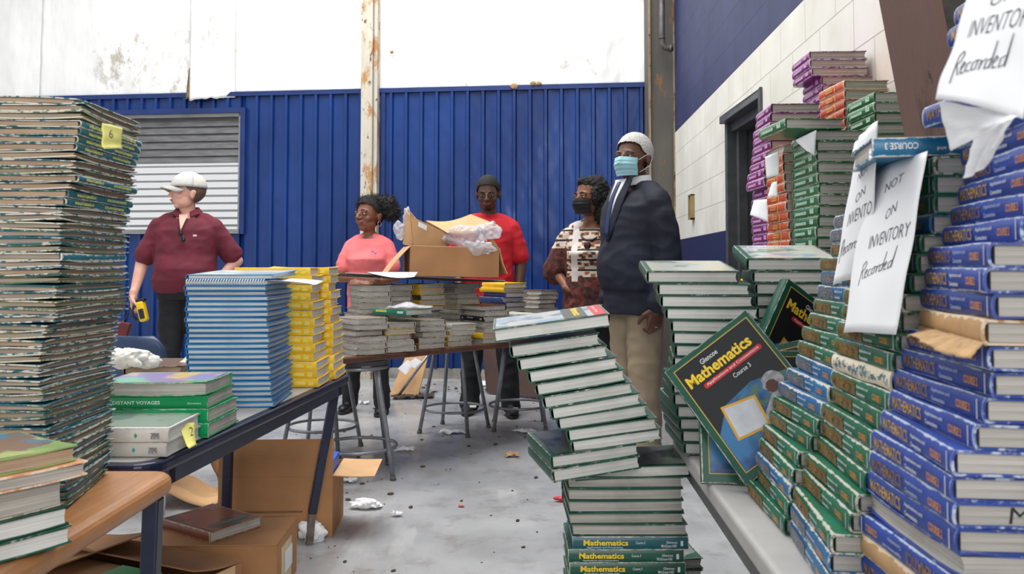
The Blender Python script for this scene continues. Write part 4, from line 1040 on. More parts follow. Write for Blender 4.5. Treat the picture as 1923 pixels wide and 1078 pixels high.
(pd, zd), Yd = ps([kw, ko, ko, ko], 'front pile of olive-gold spines', 846, .02, 4, fl=lambda i: 0)
ps([kb, kg, kk, kg, kw, ky, kg], 'front pile with black spines', 908, .02, 7, fl=lambda i: i not in (2, 5))
ps([kw, kg, kg, kk], 'front pile behind top leaning book', 972, .02, 5)
ps([kw, kg, kg], 'back pile nearest yellow stack', 676, .32, 11, yaw=30, fl=lambda i: 1)
ps([kg, kw, kg, kg, ky], 'second back pile under sheet', 724, .32, 11, yaw=36, fl=fr)
ps(lambda i: ky if i in (0, 1, 3) else (kb, kg)[i % 2], 'back pile with mustard spines', 788, .32, 11, yaw=42, fl=lambda i: 0)
ps([kw, kg, kg, ko, ky], 'back pile under open carton', 858, .32, 11, fl=fr)
ps(lambda i: (ky, ky, kn, kn, kn)[i] if i < 5 else kg, 'back pile with navy spines', 948, .30, 11, yaw=42, fl=lambda i: 0)
ps([kb, kg, kb], 'pile at board right end', 1014, .42, 9, fl=lambda i: 1)
P = at(763, 612, 4.38); gz = BZ + .0025 + 6 * .0316 + .002
gb = put(kG, bookmat((P.x, 4.38, gz), 52, (0, 0, 0)), 'green textbook with pale cover lying across the front row under clear plastic film')
# ---------------------------------------------------------------- people
def remesh(mb, voxel, smooth=2, fn=None, name='body'):  # union of overlapping closed shapes as one skin
    me = mb.mesh(name); ob = D.objects.new('tmp', me); COL.objects.link(ob)
    md = ob.modifiers.new('r', 'REMESH'); md.mode = 'VOXEL'; md.voxel_size = voxel; md.use_smooth_shade = True
    if smooth:
        sm = ob.modifiers.new('s', 'SMOOTH'); sm.factor = .5; sm.iterations = smooth
    bpy.context.view_layer.update()
    out = D.meshes.new_from_object(ob.evaluated_get(bpy.context.evaluated_depsgraph_get()))
    D.objects.remove(ob); D.meshes.remove(me); out.name = name
    if fn:
        ns_ = [v.normal.copy() for v in out.vertices]
        for v, n_ in zip(out.vertices, ns_): v.co = fn(v.co.copy(), n_)
    out.polygons.foreach_set('use_smooth', [True] * len(out.polygons)); out.update()
    return out
def limb(mb, pts, rs, n=14):
    "chain of round sections with rounded ends, densified"
    P = [Vector(p) for p in pts]; Q = []; R = []
    for i in range(len(P) - 1):
        m = max(2, int((P[i + 1] - P[i]).length / .02))
        for k in range(m):
            t = k / m; Q.append(P[i].lerp(P[i + 1], t)); R.append(rs[i] * (1 - t) + rs[i + 1] * t)
    Q.append(P[-1]); R.append(rs[-1]); mb.tube(Q, R, n)
    for p, r in zip(P, rs): mb.ell(p, r * 1.0, None, 12, 8)
    return mb
def hand(mb, wrist, d, palmn, curl=.4, thumb_side=1, sc=1.0, spread=.0):
    "palm plus four fingers and a thumb; d along the hand, palmn out of the palm"
    d = Vector(d).normalized(); n = Vector(palmn); n = (n - d * n.dot(d)).normalized(); s = d.cross(n) * thumb_side  # s points to the thumb side
    w_ = Vector(wrist); R = Matrix((s, n, d)).transposed()
    mb.ell(w_ + d * .045 * sc, (.040 * sc, .016 * sc, .052 * sc), R, 14, 10)
    mb.ell(w_ + d * .070 * sc, (.041 * sc, .013 * sc, .026 * sc), R, 14, 10)
    limb(mb, [w_ - d * .03, w_ + d * .02], [.026 * sc, .027 * sc])
    for off, ln, k in ((.030, .072, 0), (.010, .080, 1), (-.011, .075, 2), (-.031, .060, 3)):
        p = w_ + d * (.085 - .006 * abs(k - 1)) * sc + s * off * sc; pts = [p - d * .02 * sc, p]; a = curl * .45
        dd = d
        for q in (.42, .32, .26):
            dd = (d * math.cos(a) + n * math.sin(a) + s * off * spread).normalized(); p = p + dd * ln * q * sc; pts.append(p); a += curl * (1.0 + .08 * k)
        limb(mb, pts, [.0095 * sc, .0095 * sc, .009 * sc, .0082 * sc, .0068 * sc], 8)
    b = w_ + d * .022 * sc + s * .026 * sc; t1 = b + (d * .6 + s * .75 + n * .35).normalized() * .040 * sc; t2 = t1 + (d * .85 + s * .25 + n * (.3 + .4 * curl)).normalized() * .030 * sc; t3 = t2 + (d * .9 - s * .05 + n * (.3 + .6 * curl)).normalized() * .024 * sc
    limb(mb, [b, t1, t2, t3], [.016 * sc, .0125 * sc, .0105 * sc, .008 * sc], 8)
def skinmat(name, col, col2):
    q = NT(name); v = q.coord(); q.col(q.mix(q.ramp(q.noise(9, v, 3), .3, .7), S(col), S(col2))); q.rough(.48)
    q.b.inputs['Subsurface Weight'].default_value = .08; q.b.inputs['Subsurface Radius'].default_value = (.02, .008, .005)
    q.bump(q.noise(220, v, 2), .12, .002); return q.m
def head_geo(mb, Mh, jaw=1.0, w=1.0):
    ks = Mh.to_scale()[0]; R = Mh.to_3x3(); Rn = R.normalized(); T = lambda x, y, z: Mh @ Vector((x * w, y, z))
    E = lambda c, r, R2=None: mb.ell(T(*c), tuple(q * ks for q in r), (Rn @ R2) if R2 else Rn, 20, 14)
    E((0, .012, .140), (.074 * w, .094, .088)); E((0, -.020, .110), (.066 * w, .074, .080))
    E((0, -.026, .062), (.055 * w * jaw, .062, .058)); E((0, -.056, .026), (.030 * jaw, .026, .022))
    for s in (-1, 1):
        E((s * .036, -.054, .084), (.026, .028, .024)); E((s * .034 * jaw, -.022, .050), (.024, .044, .034))
        E((s * .077, .010, .100), (.010, .018, .031)); E((s * .081, .016, .112), (.008, .017, .018))
        E((s * .030, -.082, .131), (.024, .012, .008)); E((s * .031, -.078, .113), (.018, .013, .012))
        E((s * .012, -.100, .084), (.009, .011, .008))
    limb(mb, [T(0, -.090, .124), T(0, -.104, .104), T(0, -.114, .087)], [.009, .0105, .0135], 10)
    E((0, -.092, .062), (.026, .012, .010)); E((0, -.086, .050), (.024, .012, .010))
def eyes(root, Mh, skin, lookx=0, iris=(52, 30, 18), lids=.35, brow=(30, 22, 18), lips=None, w=1.0, browth=.004):
    we = M('eye_white', (190, 184, 176), .25, var=.02)
    for s in (-1, 1):
        c = Mh @ Vector((s * .031 * w, -.0835, .1145)); mb = MB(); R = Mh.to_3x3()
        mb.ell(c, (.0135, .0088, .0058), R, 16, 10); o = mb.build('eye', we, root)
        ci = Mh @ Vector((s * .031 * w + lookx * .005, -.0905, .1142)); MB().ell(ci, (.0052, .0030, .0056), R, 12, 8).build('iris', M('iris_%d' % iris[0], iris, .15, var=.02), o)
        mb = MB(); mb.sheet(lambda u, v: Mh @ Vector((s * .031 * w + (u - .5) * .034, -.0845 - .0085 * math.sin(PI * u) * (1) , .1150 + .0030 + .0062 * math.sin(PI * u) * (1 - v * (.35 + lids)) + .004 * (1 - v))), 10, 4, .002); mb.build('eyelid', skin, o)
        mb = MB(); mb.tube([Mh @ Vector((s * (.012 + .040 * t) * w, -.0955 + .016 * t * t, .1335 + .006 * math.sin(PI * min(1, t * 1.15)))) for t in [k / 6 for k in range(7)]], [browth * (.6 + .6 * math.sin(PI * (k + 1) / 8)) for k in range(7)], 6); mb.build('eyebrow', M('brow_%d' % brow[0], brow, .9), root)
    if lips:
        lm = M('lips_%d' % lips[0], lips, .4)
        mb = MB(); R = Mh.to_3x3(); mb.ell(Mh @ Vector((-.009, -.1015, .0605)), (.015, .006, .0042), R); mb.ell(Mh @ Vector((.009, -.1015, .0605)), (.015, .006, .0042), R); mb.ell(Mh @ Vector((0, -.0965, .0520)), (.019, .006, .0052), R)
        me = remesh(mb, .0018, 1); link('lips', me, root, lm)
def scalp(root, Mh, mat, thick=.006, front=-.058, low=.085, amp=.002, w=1.0, top=0.0, voxel=.004, name='hair', side=.0, front_dz=0):
    mb = MB(); R = Mh.to_3x3(); mb.ell(Mh @ Vector((0, .014, .141 + top / 2)), (.0755 * w + thick, .096 + thick, .089 + thick + top / 2), R, 30, 22)
    mb.ell(Mh @ Vector((0, -.012, .125)), (.068 * w + thick * .8, .070 + thick, .074 + thick), R, 26, 18)
    inv = Mh.inverted(); me = remesh(mb, voxel, 1)
    bm = bmesh.new(); bm.from_mesh(me); dele = []
    for v in bm.verts:
        p = inv @ v.co
        ln = [(-.2, .190), (-.075, .186), (-.050, .172), (-.030, .135), (-.004, .118), (.002, .085), (.022, .085), (.034, .045), (.3, .036)]
        zl = interp(ln, p.y, 1) + .004 * noise.noise(p * 90) - front_dz
        if p.z < zl: dele.append(v)
    bmesh.ops.delete(bm, geom=dele, context='VERTS')
    for v in bm.verts: v.co += v.normal * amp * noise.noise(v.co * 260)
    bm.to_mesh(me); bm.free(); me.polygons.foreach_set('use_smooth', [True] * len(me.polygons)); return link(name, me, root, mat)
def hairmat(name, c, c2, sc=300):
    q = NT(name); v = q.coord((1, 1, 1)); n = q.noise(sc, v, 3, .7); q.col(q.mix(q.ramp(n, .4, .62), S(c), S(c2))); q.rough(.75); q.bump(n, .7, .004); return q.m
def cloth_fn(amp, sc=5.0, z0=None, seed=0):
    def fn(p, n_):
        q = Vector((p.x * sc, p.y * sc, p.z * sc * 1.6 + seed)); d = noise.noise(q) + .5 * noise.noise(q * 2.3)
        r = abs(noise.noise(Vector((p.x * 9, p.y * 9, p.z * 14 + seed * 3)))) - .25
        return p + n_ * amp * (d * .7 - r * .9)
    return fn
BRP = [ # torso cross sections (z, rx, ry, y) for a man 1.78 m
    (.86, .150, .105, .01), (.93, .168, .120, .012), (1.0, .160, .115, .005), (1.08, .150, .108, 0), (1.18, .158, .112, -.002), (1.28, .172, .118, 0), (1.36, .178, .112, .006), (1.41, .150, .096, .010), (1.45, .105, .080, .014), (1.48, .070, .064, .014)]
def torso(mb, grow=0.0, belly=0, wide=1.0, z0=.86, z1=1.5, H=1.0, chest=0, hem=0):
    rg = []
    for z, rx, ry, y in BRP:
        if z < z0 - .001 or z > z1 + .001: continue
        b = math.exp(-((z - 1.05) / .12) ** 2) * belly; c = math.exp(-((z - 1.27) / .06) ** 2) * chest
        rg.append(((0, (y - b * .6 - c * .5) * H, z * H), (rx * wide + grow + b * .5) * H, (ry * wide + grow + b * .6 + c * .5) * H))
    mb.loft(rg, 28); return mb
def yoke(mb, H, arms, wide, rn, rs, rc, cut=.82, nz=1.462):
    "sloping shoulders running into sleeves that stop short of or reach along the arm"
    for A in arms:
        sg = 1 if A[0][0] > 0 else -1; v = lambda x, y, z: Vector((x, y, z)) * H
        a, b = v(*A[0]), v(*A[1]); a0 = v(sg * .160 * wide, A[0][1], 1.385)
        limb(mb, [v(sg * .035, .014, nz), v(sg * .10 * wide, .013, 1.435), a0], [rn * H, (rn + rs) * .5 * H, rs * H], 16)
        limb(mb, [a0, a0.lerp(b, .45), a0.lerp(b, cut)], [rs * H, (rs * .4 + rc * .6) * H, rc * H], 18)
class Person:
    def __init__(s, loc, yaw, H, label, skin, wide=1.0, female=False):
        s.o = empty('person', (loc[0], loc[1], 0), label, 'person'); s.o.rotation_euler = (0, 0, math.radians(yaw)); s.H = H; s.skin = skin; s.wide = wide; s.body = MB()
        s.f = female
    def v(s, x, y, z): return Vector((x, y, z)) * s.H
    def base(s, armL, armR, legs=((.09, 0), (-.09, 0)), headyaw=0, headpitch=0, headroll=0, jaw=1.0, headw=1.0, ar=1.0, belly=0, chest=0, neckf=-.0, hz=1.525, hs=1.08):
        "arm: shoulder, elbow, wrist points; +x is the person's left"
        H = s.H; b = s.body; torso(b, -.012, belly, s.wide, H=H, chest=chest * .8)
        s.legs = legs
        for fx, fy in legs:
            sg = 1 if fx > 0 else -1; hip = s.v(sg * .085, .01, .90); kn = s.v((sg * .09 + fx) / 2, fy * .5 - .01, .49); an = s.v(fx, fy + .02, .09)
            limb(b, [hip, kn, an], [.080 * H, .054 * H, .038 * H]); limb(b, [s.v(fx, fy + .03, .04), s.v(fx, fy - .12, .03)], [.034 * H, .026 * H])
        limb(b, [s.v(0, .018, 1.44), s.v(0, .004 + neckf, 1.555)], [.062 * H * (0.86 if s.f else 1), .056 * H * (0.84 if s.f else 1)])
        for sg in (-1, 1): limb(b, [s.v(sg * .03, .02, 1.475), s.v(sg * .165 * s.wide, .012, 1.395)], [.042 * H, .035 * H])
        for A in (armL, armR):
            sg = 1 if A[0][0] > 0 else -1; limb(b, [s.v(sg * .150 * s.wide, .012, 1.365), s.v(*A[1]), s.v(*A[2])], [.046 * H, .040 * H * ar, .027 * H])
        s.Mh = Matrix.Translation(s.v(0, -.006 + neckf, hz)) @ Matrix.Rotation(math.radians(headyaw), 4, 'Z') @ Matrix.Rotation(math.radians(-headpitch), 4, 'X') @ Matrix.Rotation(math.radians(headroll), 4, 'Y') @ Matrix.Scale(hs, 4)
        head_geo(b, s.Mh, jaw, headw)
    def finish(s, voxel=.0052):
        me = remesh(s.body, voxel, 5); link('body', me, s.o, s.skin)
    def piece(s, name, mb, mat, voxel=.009, amp=.010, seed=0, smooth=3, sc=5):
        me = remesh(mb, voxel, smooth, cloth_fn(amp, sc, seed=seed)); return link(name, me, s.o, mat)
    def trousers(s, mat, grow=.014, z_top=1.0, seed=1, bell=0, belly=0):
        mb = MB(); H = s.H; torso(mb, grow, belly * .4, s.wide, z0=.86, z1=z_top, H=H)
        for fx, fy in s.legs:
            sg = 1 if fx > 0 else -1; hip = s.v(sg * .08, .01, .88); kn = s.v((sg * .09 + fx) / 2, fy * .5 - .01, .49); an = s.v(fx, fy + .015, .075)
            limb(mb, [hip, kn, an], [(.086 + grow) * H, (.064 + grow * .9) * H, (.058 + grow + bell) * H], 18)
        return s.piece('trousers', mb, mat, .010, .012, seed)
    def shoes(s, mat, sole=None, white=False):
        for i, (fx, fy) in enumerate(s.legs):
            mb = MB(); H = s.H; tw = .015 if fx > 0 else -.015
            mb.ell(s.v(fx, fy + .035, .052), (.040, .055, .045)); mb.ell(s.v(fx + tw, fy - .085, .040), (.044, .075, .034)); mb.ell(s.v(fx, fy - .02, .055), (.038, .07, .042))
            me = remesh(mb, .006, 2)
            for v in me.vertices: v.co.z = max(v.co.z, .012)
            sh = link('shoe', me, s.o, mat)
            mb = MB(); pts = [(fx * H + (.047 + .004 * math.sin(a * 2)) * math.cos(a) + tw * (-math.sin(a) < 0 and .3 or .8), (fy - .035) * H + .132 * math.sin(a)) for a in [2 * PI * k / 20 for k in range(20)]]
            mb.prism(pts, .0, .022); mb.build('sole', sole or M('black_sole', (30, 30, 30), .7), sh, .004)
            if white: MB().box((fx * H + .03, (fy - .10) * H, .066), (.05, .035, .014)).build('tongue_patch', whitei, sh, .004)

dsk = skinmat('brown_skin_deep', (84, 52, 38), (104, 66, 48)); dsk2 = skinmat('brown_skin_warm', (118, 74, 54), (140, 90, 66)); psk = skinmat('fair_skin', (214, 158, 138), (226, 178, 158)); dsk3 = skinmat('brown_skin_dark', (72, 44, 34), (94, 60, 46))
blkh = hairmat('black_hair', (12, 11, 11), (30, 27, 27)); gryh = hairmat('white_grey_hair', (168, 164, 160), (226, 224, 220), 200); brnh = hairmat('brown_grey_hair', (84, 66, 54), (132, 112, 96))
blackcl = M('black_trousers_cloth', (26, 27, 31), .85, 0, .2, 8, bump=.2, bscale=300)

# 1 man in the cap: looks to the left, right hand holds the scanner, left hand on hip
p = Person((at(348, 600, 6.1).x, 6.1), 8, 1.0, 'person in maroon polo shirt and pale cap looking left, holding a yellow scanner', psk, 1.16)
aL = ((.205, .01, 1.405), (.345, .06, 1.14), (.235, -.03, 1.00)); aR = ((-.205, .01, 1.405), (-.31, .02, 1.13), (-.335, -.10, .89))
p.base(aL, aR, ((.12, -.02), (-.12, .0)), headyaw=-62, headpitch=2, jaw=1.14, headw=1.06, ar=1.22, belly=.05, hz=1.512, hs=1.12)
hand(p.body, p.v(*aL[2]), (-.75, -.1, -.25), (-.3, .9, -.2), .5, -1); hand(p.body, p.v(*aR[2]), (.02, -.18, -1), (1, .1, 0), 1.05, 1, 1.05)
p.finish()
mb = MB(); torso(mb, .020, .055, 1.18, z0=.93, z1=1.46); 
mb.loft([((0, .0, .905), .205, .158), ((0, -.004, .98), .215, .170), ((0, -.01, 1.05), .214, .17)], 28)
yoke(mb, 1.0, (aL, aR), 1.2, .052, .070, .082, .80)
maroon = M('maroon_polo_cloth', (104, 28, 46), .8, 0, .14, 6, bump=.25, bscale=400)
sh = p.piece('polo_shirt', mb, maroon, .009, .010, 3)
mb = MB(); mb.sheet(lambda u, v: Vector(((.080 + .030 * v) * math.sin((u - .5) * 5.5), .014 + (.074 + .030 * v) * math.cos((u - .5) * 5.5), 1.540 - .040 * v - .045 * (abs(u - .5) * 2) ** 3)), 30, 4, .004); mb.build('collar', maroon, sh)
mb = MB(); mb.add([(-.024, -.142, 1.455), (.024, -.142, 1.455), (.004, -.170, 1.36)], [(0, 2, 1)])
mb = MB(); mb.sheet(lambda u, v: Vector(((u - .5) * .066 * (1 - v * .92), -.086 - .085 * v ** .7, 1.475 - .115 * v)), 8, 10, .002); mb.build('open_neck', psk, sh)
q = MB(); q.sheet(lambda u, v: Vector((.085 + .026 * u, -.176 + .004 * u, 1.325 - .014 * v)), 2, 2, .001); q.build('chest_logo', M('logo_patch', (226, 206, 210), .6), sh)
MB().ell((.02 + .27, .005, 1.24), (.012, .016, .012)).build('sleeve_logo', whitei, sh)
sg = empty('sunglasses', p.o.matrix_world @ Vector((0, 0, 0)), 'dark sunglasses hanging from the neck of the maroon polo shirt', 'sunglasses'); sg.location = p.o.location; sg.rotation_euler = p.o.rotation_euler
lens = M('black_lens', (14, 14, 18), .1)
MB().ell((.003, -.196, 1.335), (.017, .006, .022)).build('lens', lens, sg); MB().ell((.022, -.198, 1.290), (.017, .006, .022)).build('lens', lens, sg)
MB().tube([(-.004, -.190, 1.362), (-.012, -.180, 1.385), (-.02, -.160, 1.375)], .003, 6).build('temple', lens, sg); MB().tube([(.008, -.2, 1.316), (.016, -.202, 1.308)], .003, 6).build('bridge', lens, sg)
p.trousers(blackcl, .022, 1.0, 2, belly=.04); p.shoes(M('black_leather', (24, 24, 26), .4))
eyes(p.o, p.Mh, psk, -.6, (70, 60, 50), brow=(110, 84, 66), lips=(186, 118, 108))
scalp(p.o, p.Mh, brnh, .007, -.03, .078, .003, 1.06)
cp = M('cap_cloth', (206, 204, 198), .8, 0, .06, 30, bump=.2, bscale=300); Mh = p.Mh
cap = MB(); cap.sheet(lambda u, v: Mh @ Vector((.092 * math.cos(2 * PI * u) * math.cos(v * PI / 2) * 1.0, .008 + .112 * math.sin(2 * PI * u) * math.cos(v * PI / 2), .148 + .102 * math.sin(v * PI / 2) ** .9)), 36, 12, -.004); cap = cap.build('cap', cp, p.o)
MB().sheet(lambda u, v: Mh @ Vector(((u - .5) * .160 * (1 - .25 * v * v), -.090 - .082 * v * math.cos((u - .5) * 2.2) + .05 * (abs(u - .5) * 2) ** 2 * (1), .152 - .018 * v - .03 * (abs(u - .5) * 2) ** 2)), 16, 8, .004).build('cap_visor', M('cap_visor_cloth', (176, 174, 166), .8, 0, .06, 30), cap)
MB().ell(Mh @ Vector((0, .008, .252)), .007).build('cap_button', cp, cap)
# things he holds
hw = p.o.matrix_basis if False else Matrix.Translation(p.o.location) @ Matrix.Rotation(math.radians(8), 4, 'Z')
hc = hw @ Vector((-.325, -.13, .80))
sc_ = empty('barcode_scanner', hc, 'yellow and black handheld scanner held in the capped person\'s hand', 'scanner')
ym = M('scanner_yellow', (236, 196, 24), .4); bm_ = M('scanner_black', (26, 26, 28), .35)
MB().box((.075, -.02, -.02), (.055, .06, .145), Matrix.Rotation(math.radians(-14), 3, 'Y')).build('housing', ym, sc_, .014, 3)
MB().box((.083, -.053, -.035), (.036, .008, .07), Matrix.Rotation(math.radians(-14), 3, 'Y')).build('screen', bm_, sc_, .003)
MB().box((.062, -.02, .058), (.062, .045, .022), Matrix.Rotation(math.radians(-14), 3, 'Y')).build('grip_cap', bm_, sc_, .006)
MB().tube([(.055, -.02, .045), (.01, -.02, .012), (.005, -.02, -.05), (.04, -.02, -.085)], .009, 8).build('handle_loop', bm_, sc_)
ph_ = empty('tool_pouch', hc + Vector((-.07, 0, -.17)), 'dark red and black pouch dangling beside the yellow scanner', 'pouch')
MB().box((0, 0, 0), (.085, .05, .15), Matrix.Rotation(math.radians(14), 3, 'Y')).build('pouch_body', M('dark_red_vinyl', (96, 28, 32), .35), ph_, .012)
MB().tube([(.01, 0, .07), (.03, 0, .12), (.05, 0, .19)], .006, 8).build('strap', bm_, ph_)
MB().tube([(-.03, 0, -.06), (-.06, -.01, -.085), (-.01, -.01, -.095), (.04, 0, -.075)], .005, 8).build('buckle_wire', gal, ph_)

# 2 woman in the coral shirt, arms crossed
p = Person((at(692, 600, 6.3).x, 6.3), -6, .90, 'person in coral pink t-shirt with arms crossed, dark hair pulled into a puff', dsk2, 1.0, True)
aL = ((.175, .01, 1.395), (.235, -.04, 1.13), (.02, -.215, 1.07)); aR = ((-.175, .01, 1.395), (-.235, -.05, 1.13), (-.01, -.185, 1.12))
p.base(aL, aR, ((.13, -.05), (-.17, .03)), headyaw=-28, headpitch=3, jaw=1.0, ar=1.12, chest=.035, belly=.02, hz=1.505, hs=1.17)
hand(p.body, p.v(*aR[2]), (1, -.15, -.1), (0, 1, -.2), .5, 1, .92); hand(p.body, p.v(*aL[2]), (-1, -.05, .15), (.0, .8, -.5), .7, -1, .92)
p.finish(.005)
mb = MB(); torso(mb, .012, .02, 1.0, z0=.93, z1=1.46, H=.9, chest=.05)
mb.loft([(p.v(0, .0, .86), .165, .125), (p.v(0, 0, .95), .165, .125)], 24)
yoke(mb, .9, (aL, aR), 1.0, .046, .060, .070, .66)
coral = M('coral_tshirt_cloth', (240, 122, 124), .8, 0, .08, 6, bump=.2, bscale=400)
sh = p.piece('tshirt', mb, coral, .008, .008, 5)
MB().sheet(lambda u, v: p.v(0, 0, 0) + Vector((.055 + .04 * u, -.146 + .012 * u, 1.21 - .012 * v + .01 * math.sin(u * 6))), 6, 2, .001).build('shirt_print', M('violet_print', (196, 120, 190), .6), sh)
p.trousers(blackcl, .010, 1.0, 7); p.shoes(M('black_leather', (24, 24, 26), .4))
eyes(p.o, p.Mh, dsk2, -.8, (38, 24, 18), lips=(150, 84, 78), lids=.05, browth=.003)
for s in (-1, 1): MB().ring(p.Mh @ Vector((s * .082, .008, .055)), .016, .0018, 20, 6, p.Mh.to_3x3() @ Matrix.Rotation(PI / 2, 3, 'Y')).build('hoop_earring', M('silver_metal', (200, 200, 205), .2, .9), p.o)
scalp(p.o, p.Mh, blkh, .010, -.050, .085, .004, 1.0, .006)
def puff(root, centers, mat, n=420, curl=.016, seed=1, name='hair_puff', amp=.012, tubes=True):
    r_ = random.Random(seed); mb = MB()
    for c, rr in centers: mb.ell(c, rr, None, 24, 16)
    me = remesh(mb, .006, 1, lambda q_, n_: q_ + n_ * amp * (noise.noise(q_ * 55) + .6 * noise.noise(q_ * 120)))
    h = link(name, me, root, mat)
    mb = MB(); V = me.vertices
    for k in range(n):
        v = V[r_.randrange(len(V))]; p0 = v.co - v.normal * .004; pts = [p0]; d = v.normal.copy()
        for q_ in range(4):
            d = (d + Vector((r_.uniform(-1, 1), r_.uniform(-1, 1), r_.uniform(-1, 1))) * .8).normalized(); pts.append(pts[-1] + d * curl * .45)
        mb.tube(pts, [.0016, .0014, .0012, .001, .0006], 4, False)
    mb.build('curls', mat, h); return h
Mh = p.Mh; T = lambda x, y, z: Mh @ Vector((x, y, z))
Rw = Matrix.Rotation(math.radians(6), 4, 'Z')
cx_ = Vector((p.Mh.translation.x, p.Mh.translation.y, p.Mh.translation.z))
puff(p.o, [(cx_ + Vector((.01, .035, .215)), (.105, .09, .075)), (cx_ + Vector((.115, .05, .195)), (.095, .075, .085)), (cx_ + Vector((.165, .05, .155)), (.065, .06, .065)), (cx_ + Vector((.055, .04, .225)), (.085, .075, .055)), (cx_ + Vector((-.0, .02, .215)), (.085, .085, .05))], blkh, 900, .022, 4)

# 3 man in the red t-shirt looking down
p = Person((at(917, 600, 6.25).x, 6.25), 0, 1.0, 'person in bright red t-shirt looking down behind the open carton', dsk3, 1.06)
aL = ((.195, .01, 1.40), (.245, .03, 1.13), (.225, -.06, .88)); aR = ((-.195, .01, 1.40), (-.26, .03, 1.13), (-.20, -.16, .93))
p.base(aL, aR, ((.17, -.08), (-.14, .02)), headyaw=-4, headpitch=-14, jaw=1.02, ar=1.22, belly=.01, hz=1.525, hs=1.09)
hand(p.body, p.v(*aL[2]), (-.05, -.2, -1), (-1, 0, 0), .55, -1, 1.05); hand(p.body, p.v(*aR[2]), (.3, -.5, -.8), (1, 0, 0), .5, 1, 1.05)
p.finish()
mb = MB(); torso(mb, .018, .015, 1.08, z0=.93, z1=1.46); mb.loft([((0, .0, .84), .196, .14), ((0, -.0, .95), .192, .14), ((0, 0, 1.05), .180, .13)], 28)
yoke(mb, 1.0, (aL, aR), 1.1, .050, .068, .078, .80)
mb.ring((0, .012, 1.482), .070, .009, 30, 8); mb.ell((0, .012, 1.462), (.085, .078, .03))
p.piece('tshirt', mb, M('red_tshirt_cloth', (196, 22, 38), .8, 0, .12, 6, bump=.2, bscale=400), .009, .012, 9)
p.trousers(blackcl, .016, 1.0, 12); p.shoes(M('black_canvas', (30, 30, 33), .7), white=True)
eyes(p.o, p.Mh, dsk3, 0, (30, 20, 16), lids=.65, lips=(112, 66, 60)); scalp(p.o, p.Mh, blkh, .006, -.050, .090, .002, 1.0, .006)
mb = MB(); mb.ell(p.Mh @ Vector((0, -.074, .020)), (.026, .016, .014), p.Mh.to_3x3()); link('goatee', remesh(mb, .003, 1, lambda a, n_: a + n_ * .002 * noise.noise(a * 300)), p.o, blkh)

# 4 woman in the patterned blouse and black mask, behind the suit
def blouse():
    q = NT('patterned_blouse'); c = q.new('ShaderNodeTexCoord'); sp = q.new('ShaderNodeSeparateXYZ'); q.t.links.new(c.outputs['Object'], sp.inputs[0])
    wv = q.new('ShaderNodeTexVoronoi'); q.t.links.new(q.coord((24, 24, 34)), wv.inputs['Vector']); wv.inputs['Scale'].default_value = 1; wv.distance = 'CHEBYCHEV'
    z = q.math('SINE', q.math('MULTIPLY', sp.outputs[2], 95)); n = q.noise(30, q.coord(), 3)
    c1 = q.mix(q.ramp(wv.outputs['Distance'], .36, .40), S((150, 96, 62)), S((206, 196, 184)))
    c1 = q.mix(q.math('LESS_THAN', wv.outputs['Distance'], .2), c1, S((40, 32, 34)))
    c1 = q.mix(q.math('GREATER_THAN', z, .82), c1, S((36, 30, 32)))
    rust = q.mix(q.ramp(n, .45, .55), S((110, 52, 42)), S((60, 34, 34)))
    low = q.math('LESS_THAN', sp.outputs[2], 1.03); side = q.math('LESS_THAN', sp.outputs[0], -.155)
    c1 = q.mix(low, c1, rust); c1 = q.mix(q.math('MULTIPLY', side, q.math('LESS_THAN', sp.outputs[2], 1.22)), c1, rust)
    wht = q.math('MULTIPLY', q.math('LESS_THAN', q.math('ABSOLUTE', q.math('ADD', sp.outputs[0], .095)), .022), q.math('GREATER_THAN', sp.outputs[2], 1.0))
    c1 = q.mix(wht, c1, S((206, 196, 192))); q.col(c1); q.rough(.8); return q.m
p = Person((at(1112, 600, 5.55).x, 5.55), -14, .945, 'person in patterned brown and white blouse and black face mask, with wavy black hair', dsk2, 1.05, True)
aL = ((.18, .01, 1.395), (.26, .03, 1.13), (.24, -.08, .92)); aR = ((-.18, .01, 1.395), (-.275, .06, 1.13), (-.15, -.09, 1.0))
p.base(aL, aR, ((.1, 0), (-.1, 0)), headyaw=-38, headpitch=-4, ar=1.1, chest=.045, belly=.03, hz=1.515, hs=1.16)
hand(p.body, p.v(*aL[2]), (0, -.2, -1), (-1, 0, 0), .5, -1, .92); hand(p.body, p.v(*aR[2]), (.8, -.1, -.4), (.2, .9, 0), .4, 1, .92)
p.finish(.0055)
mb = MB(); torso(mb, .018, .035, 1.05, z0=.93, z1=1.46, H=.925, chest=.06); mb.loft([(p.v(0, 0, .78), .215, .16), (p.v(0, 0, .92), .2, .15), (p.v(0, 0, 1.02), .18, .135)], 26)
yoke(mb, p.H, (aL, aR), 1.0, .046, .064, .092, 1.05)
bl_ = p.piece('blouse', mb, blouse(), .009, .014, 15)
mb = MB(); mb.tube([Vector((.065 * math.cos(a), .0 + .07 * math.sin(a) - .055, 1.33 + .06 * math.sin(a))) for a in [PI * 1.05 + PI * .9 * k / 16 for k in range(17)]], .007, 8); mb.ell((.0, -.195, 1.235), (.024, .012, .026)); mb.build('necklace', M('dark_red_bead', (60, 28, 28), .25), p.o)
p.trousers(blackcl, .012, 1.0, 18); p.shoes(M('black_leather', (24, 24, 26), .4)); eyes(p.o, p.Mh, dsk2, -.6, (38, 24, 18), lids=.2)
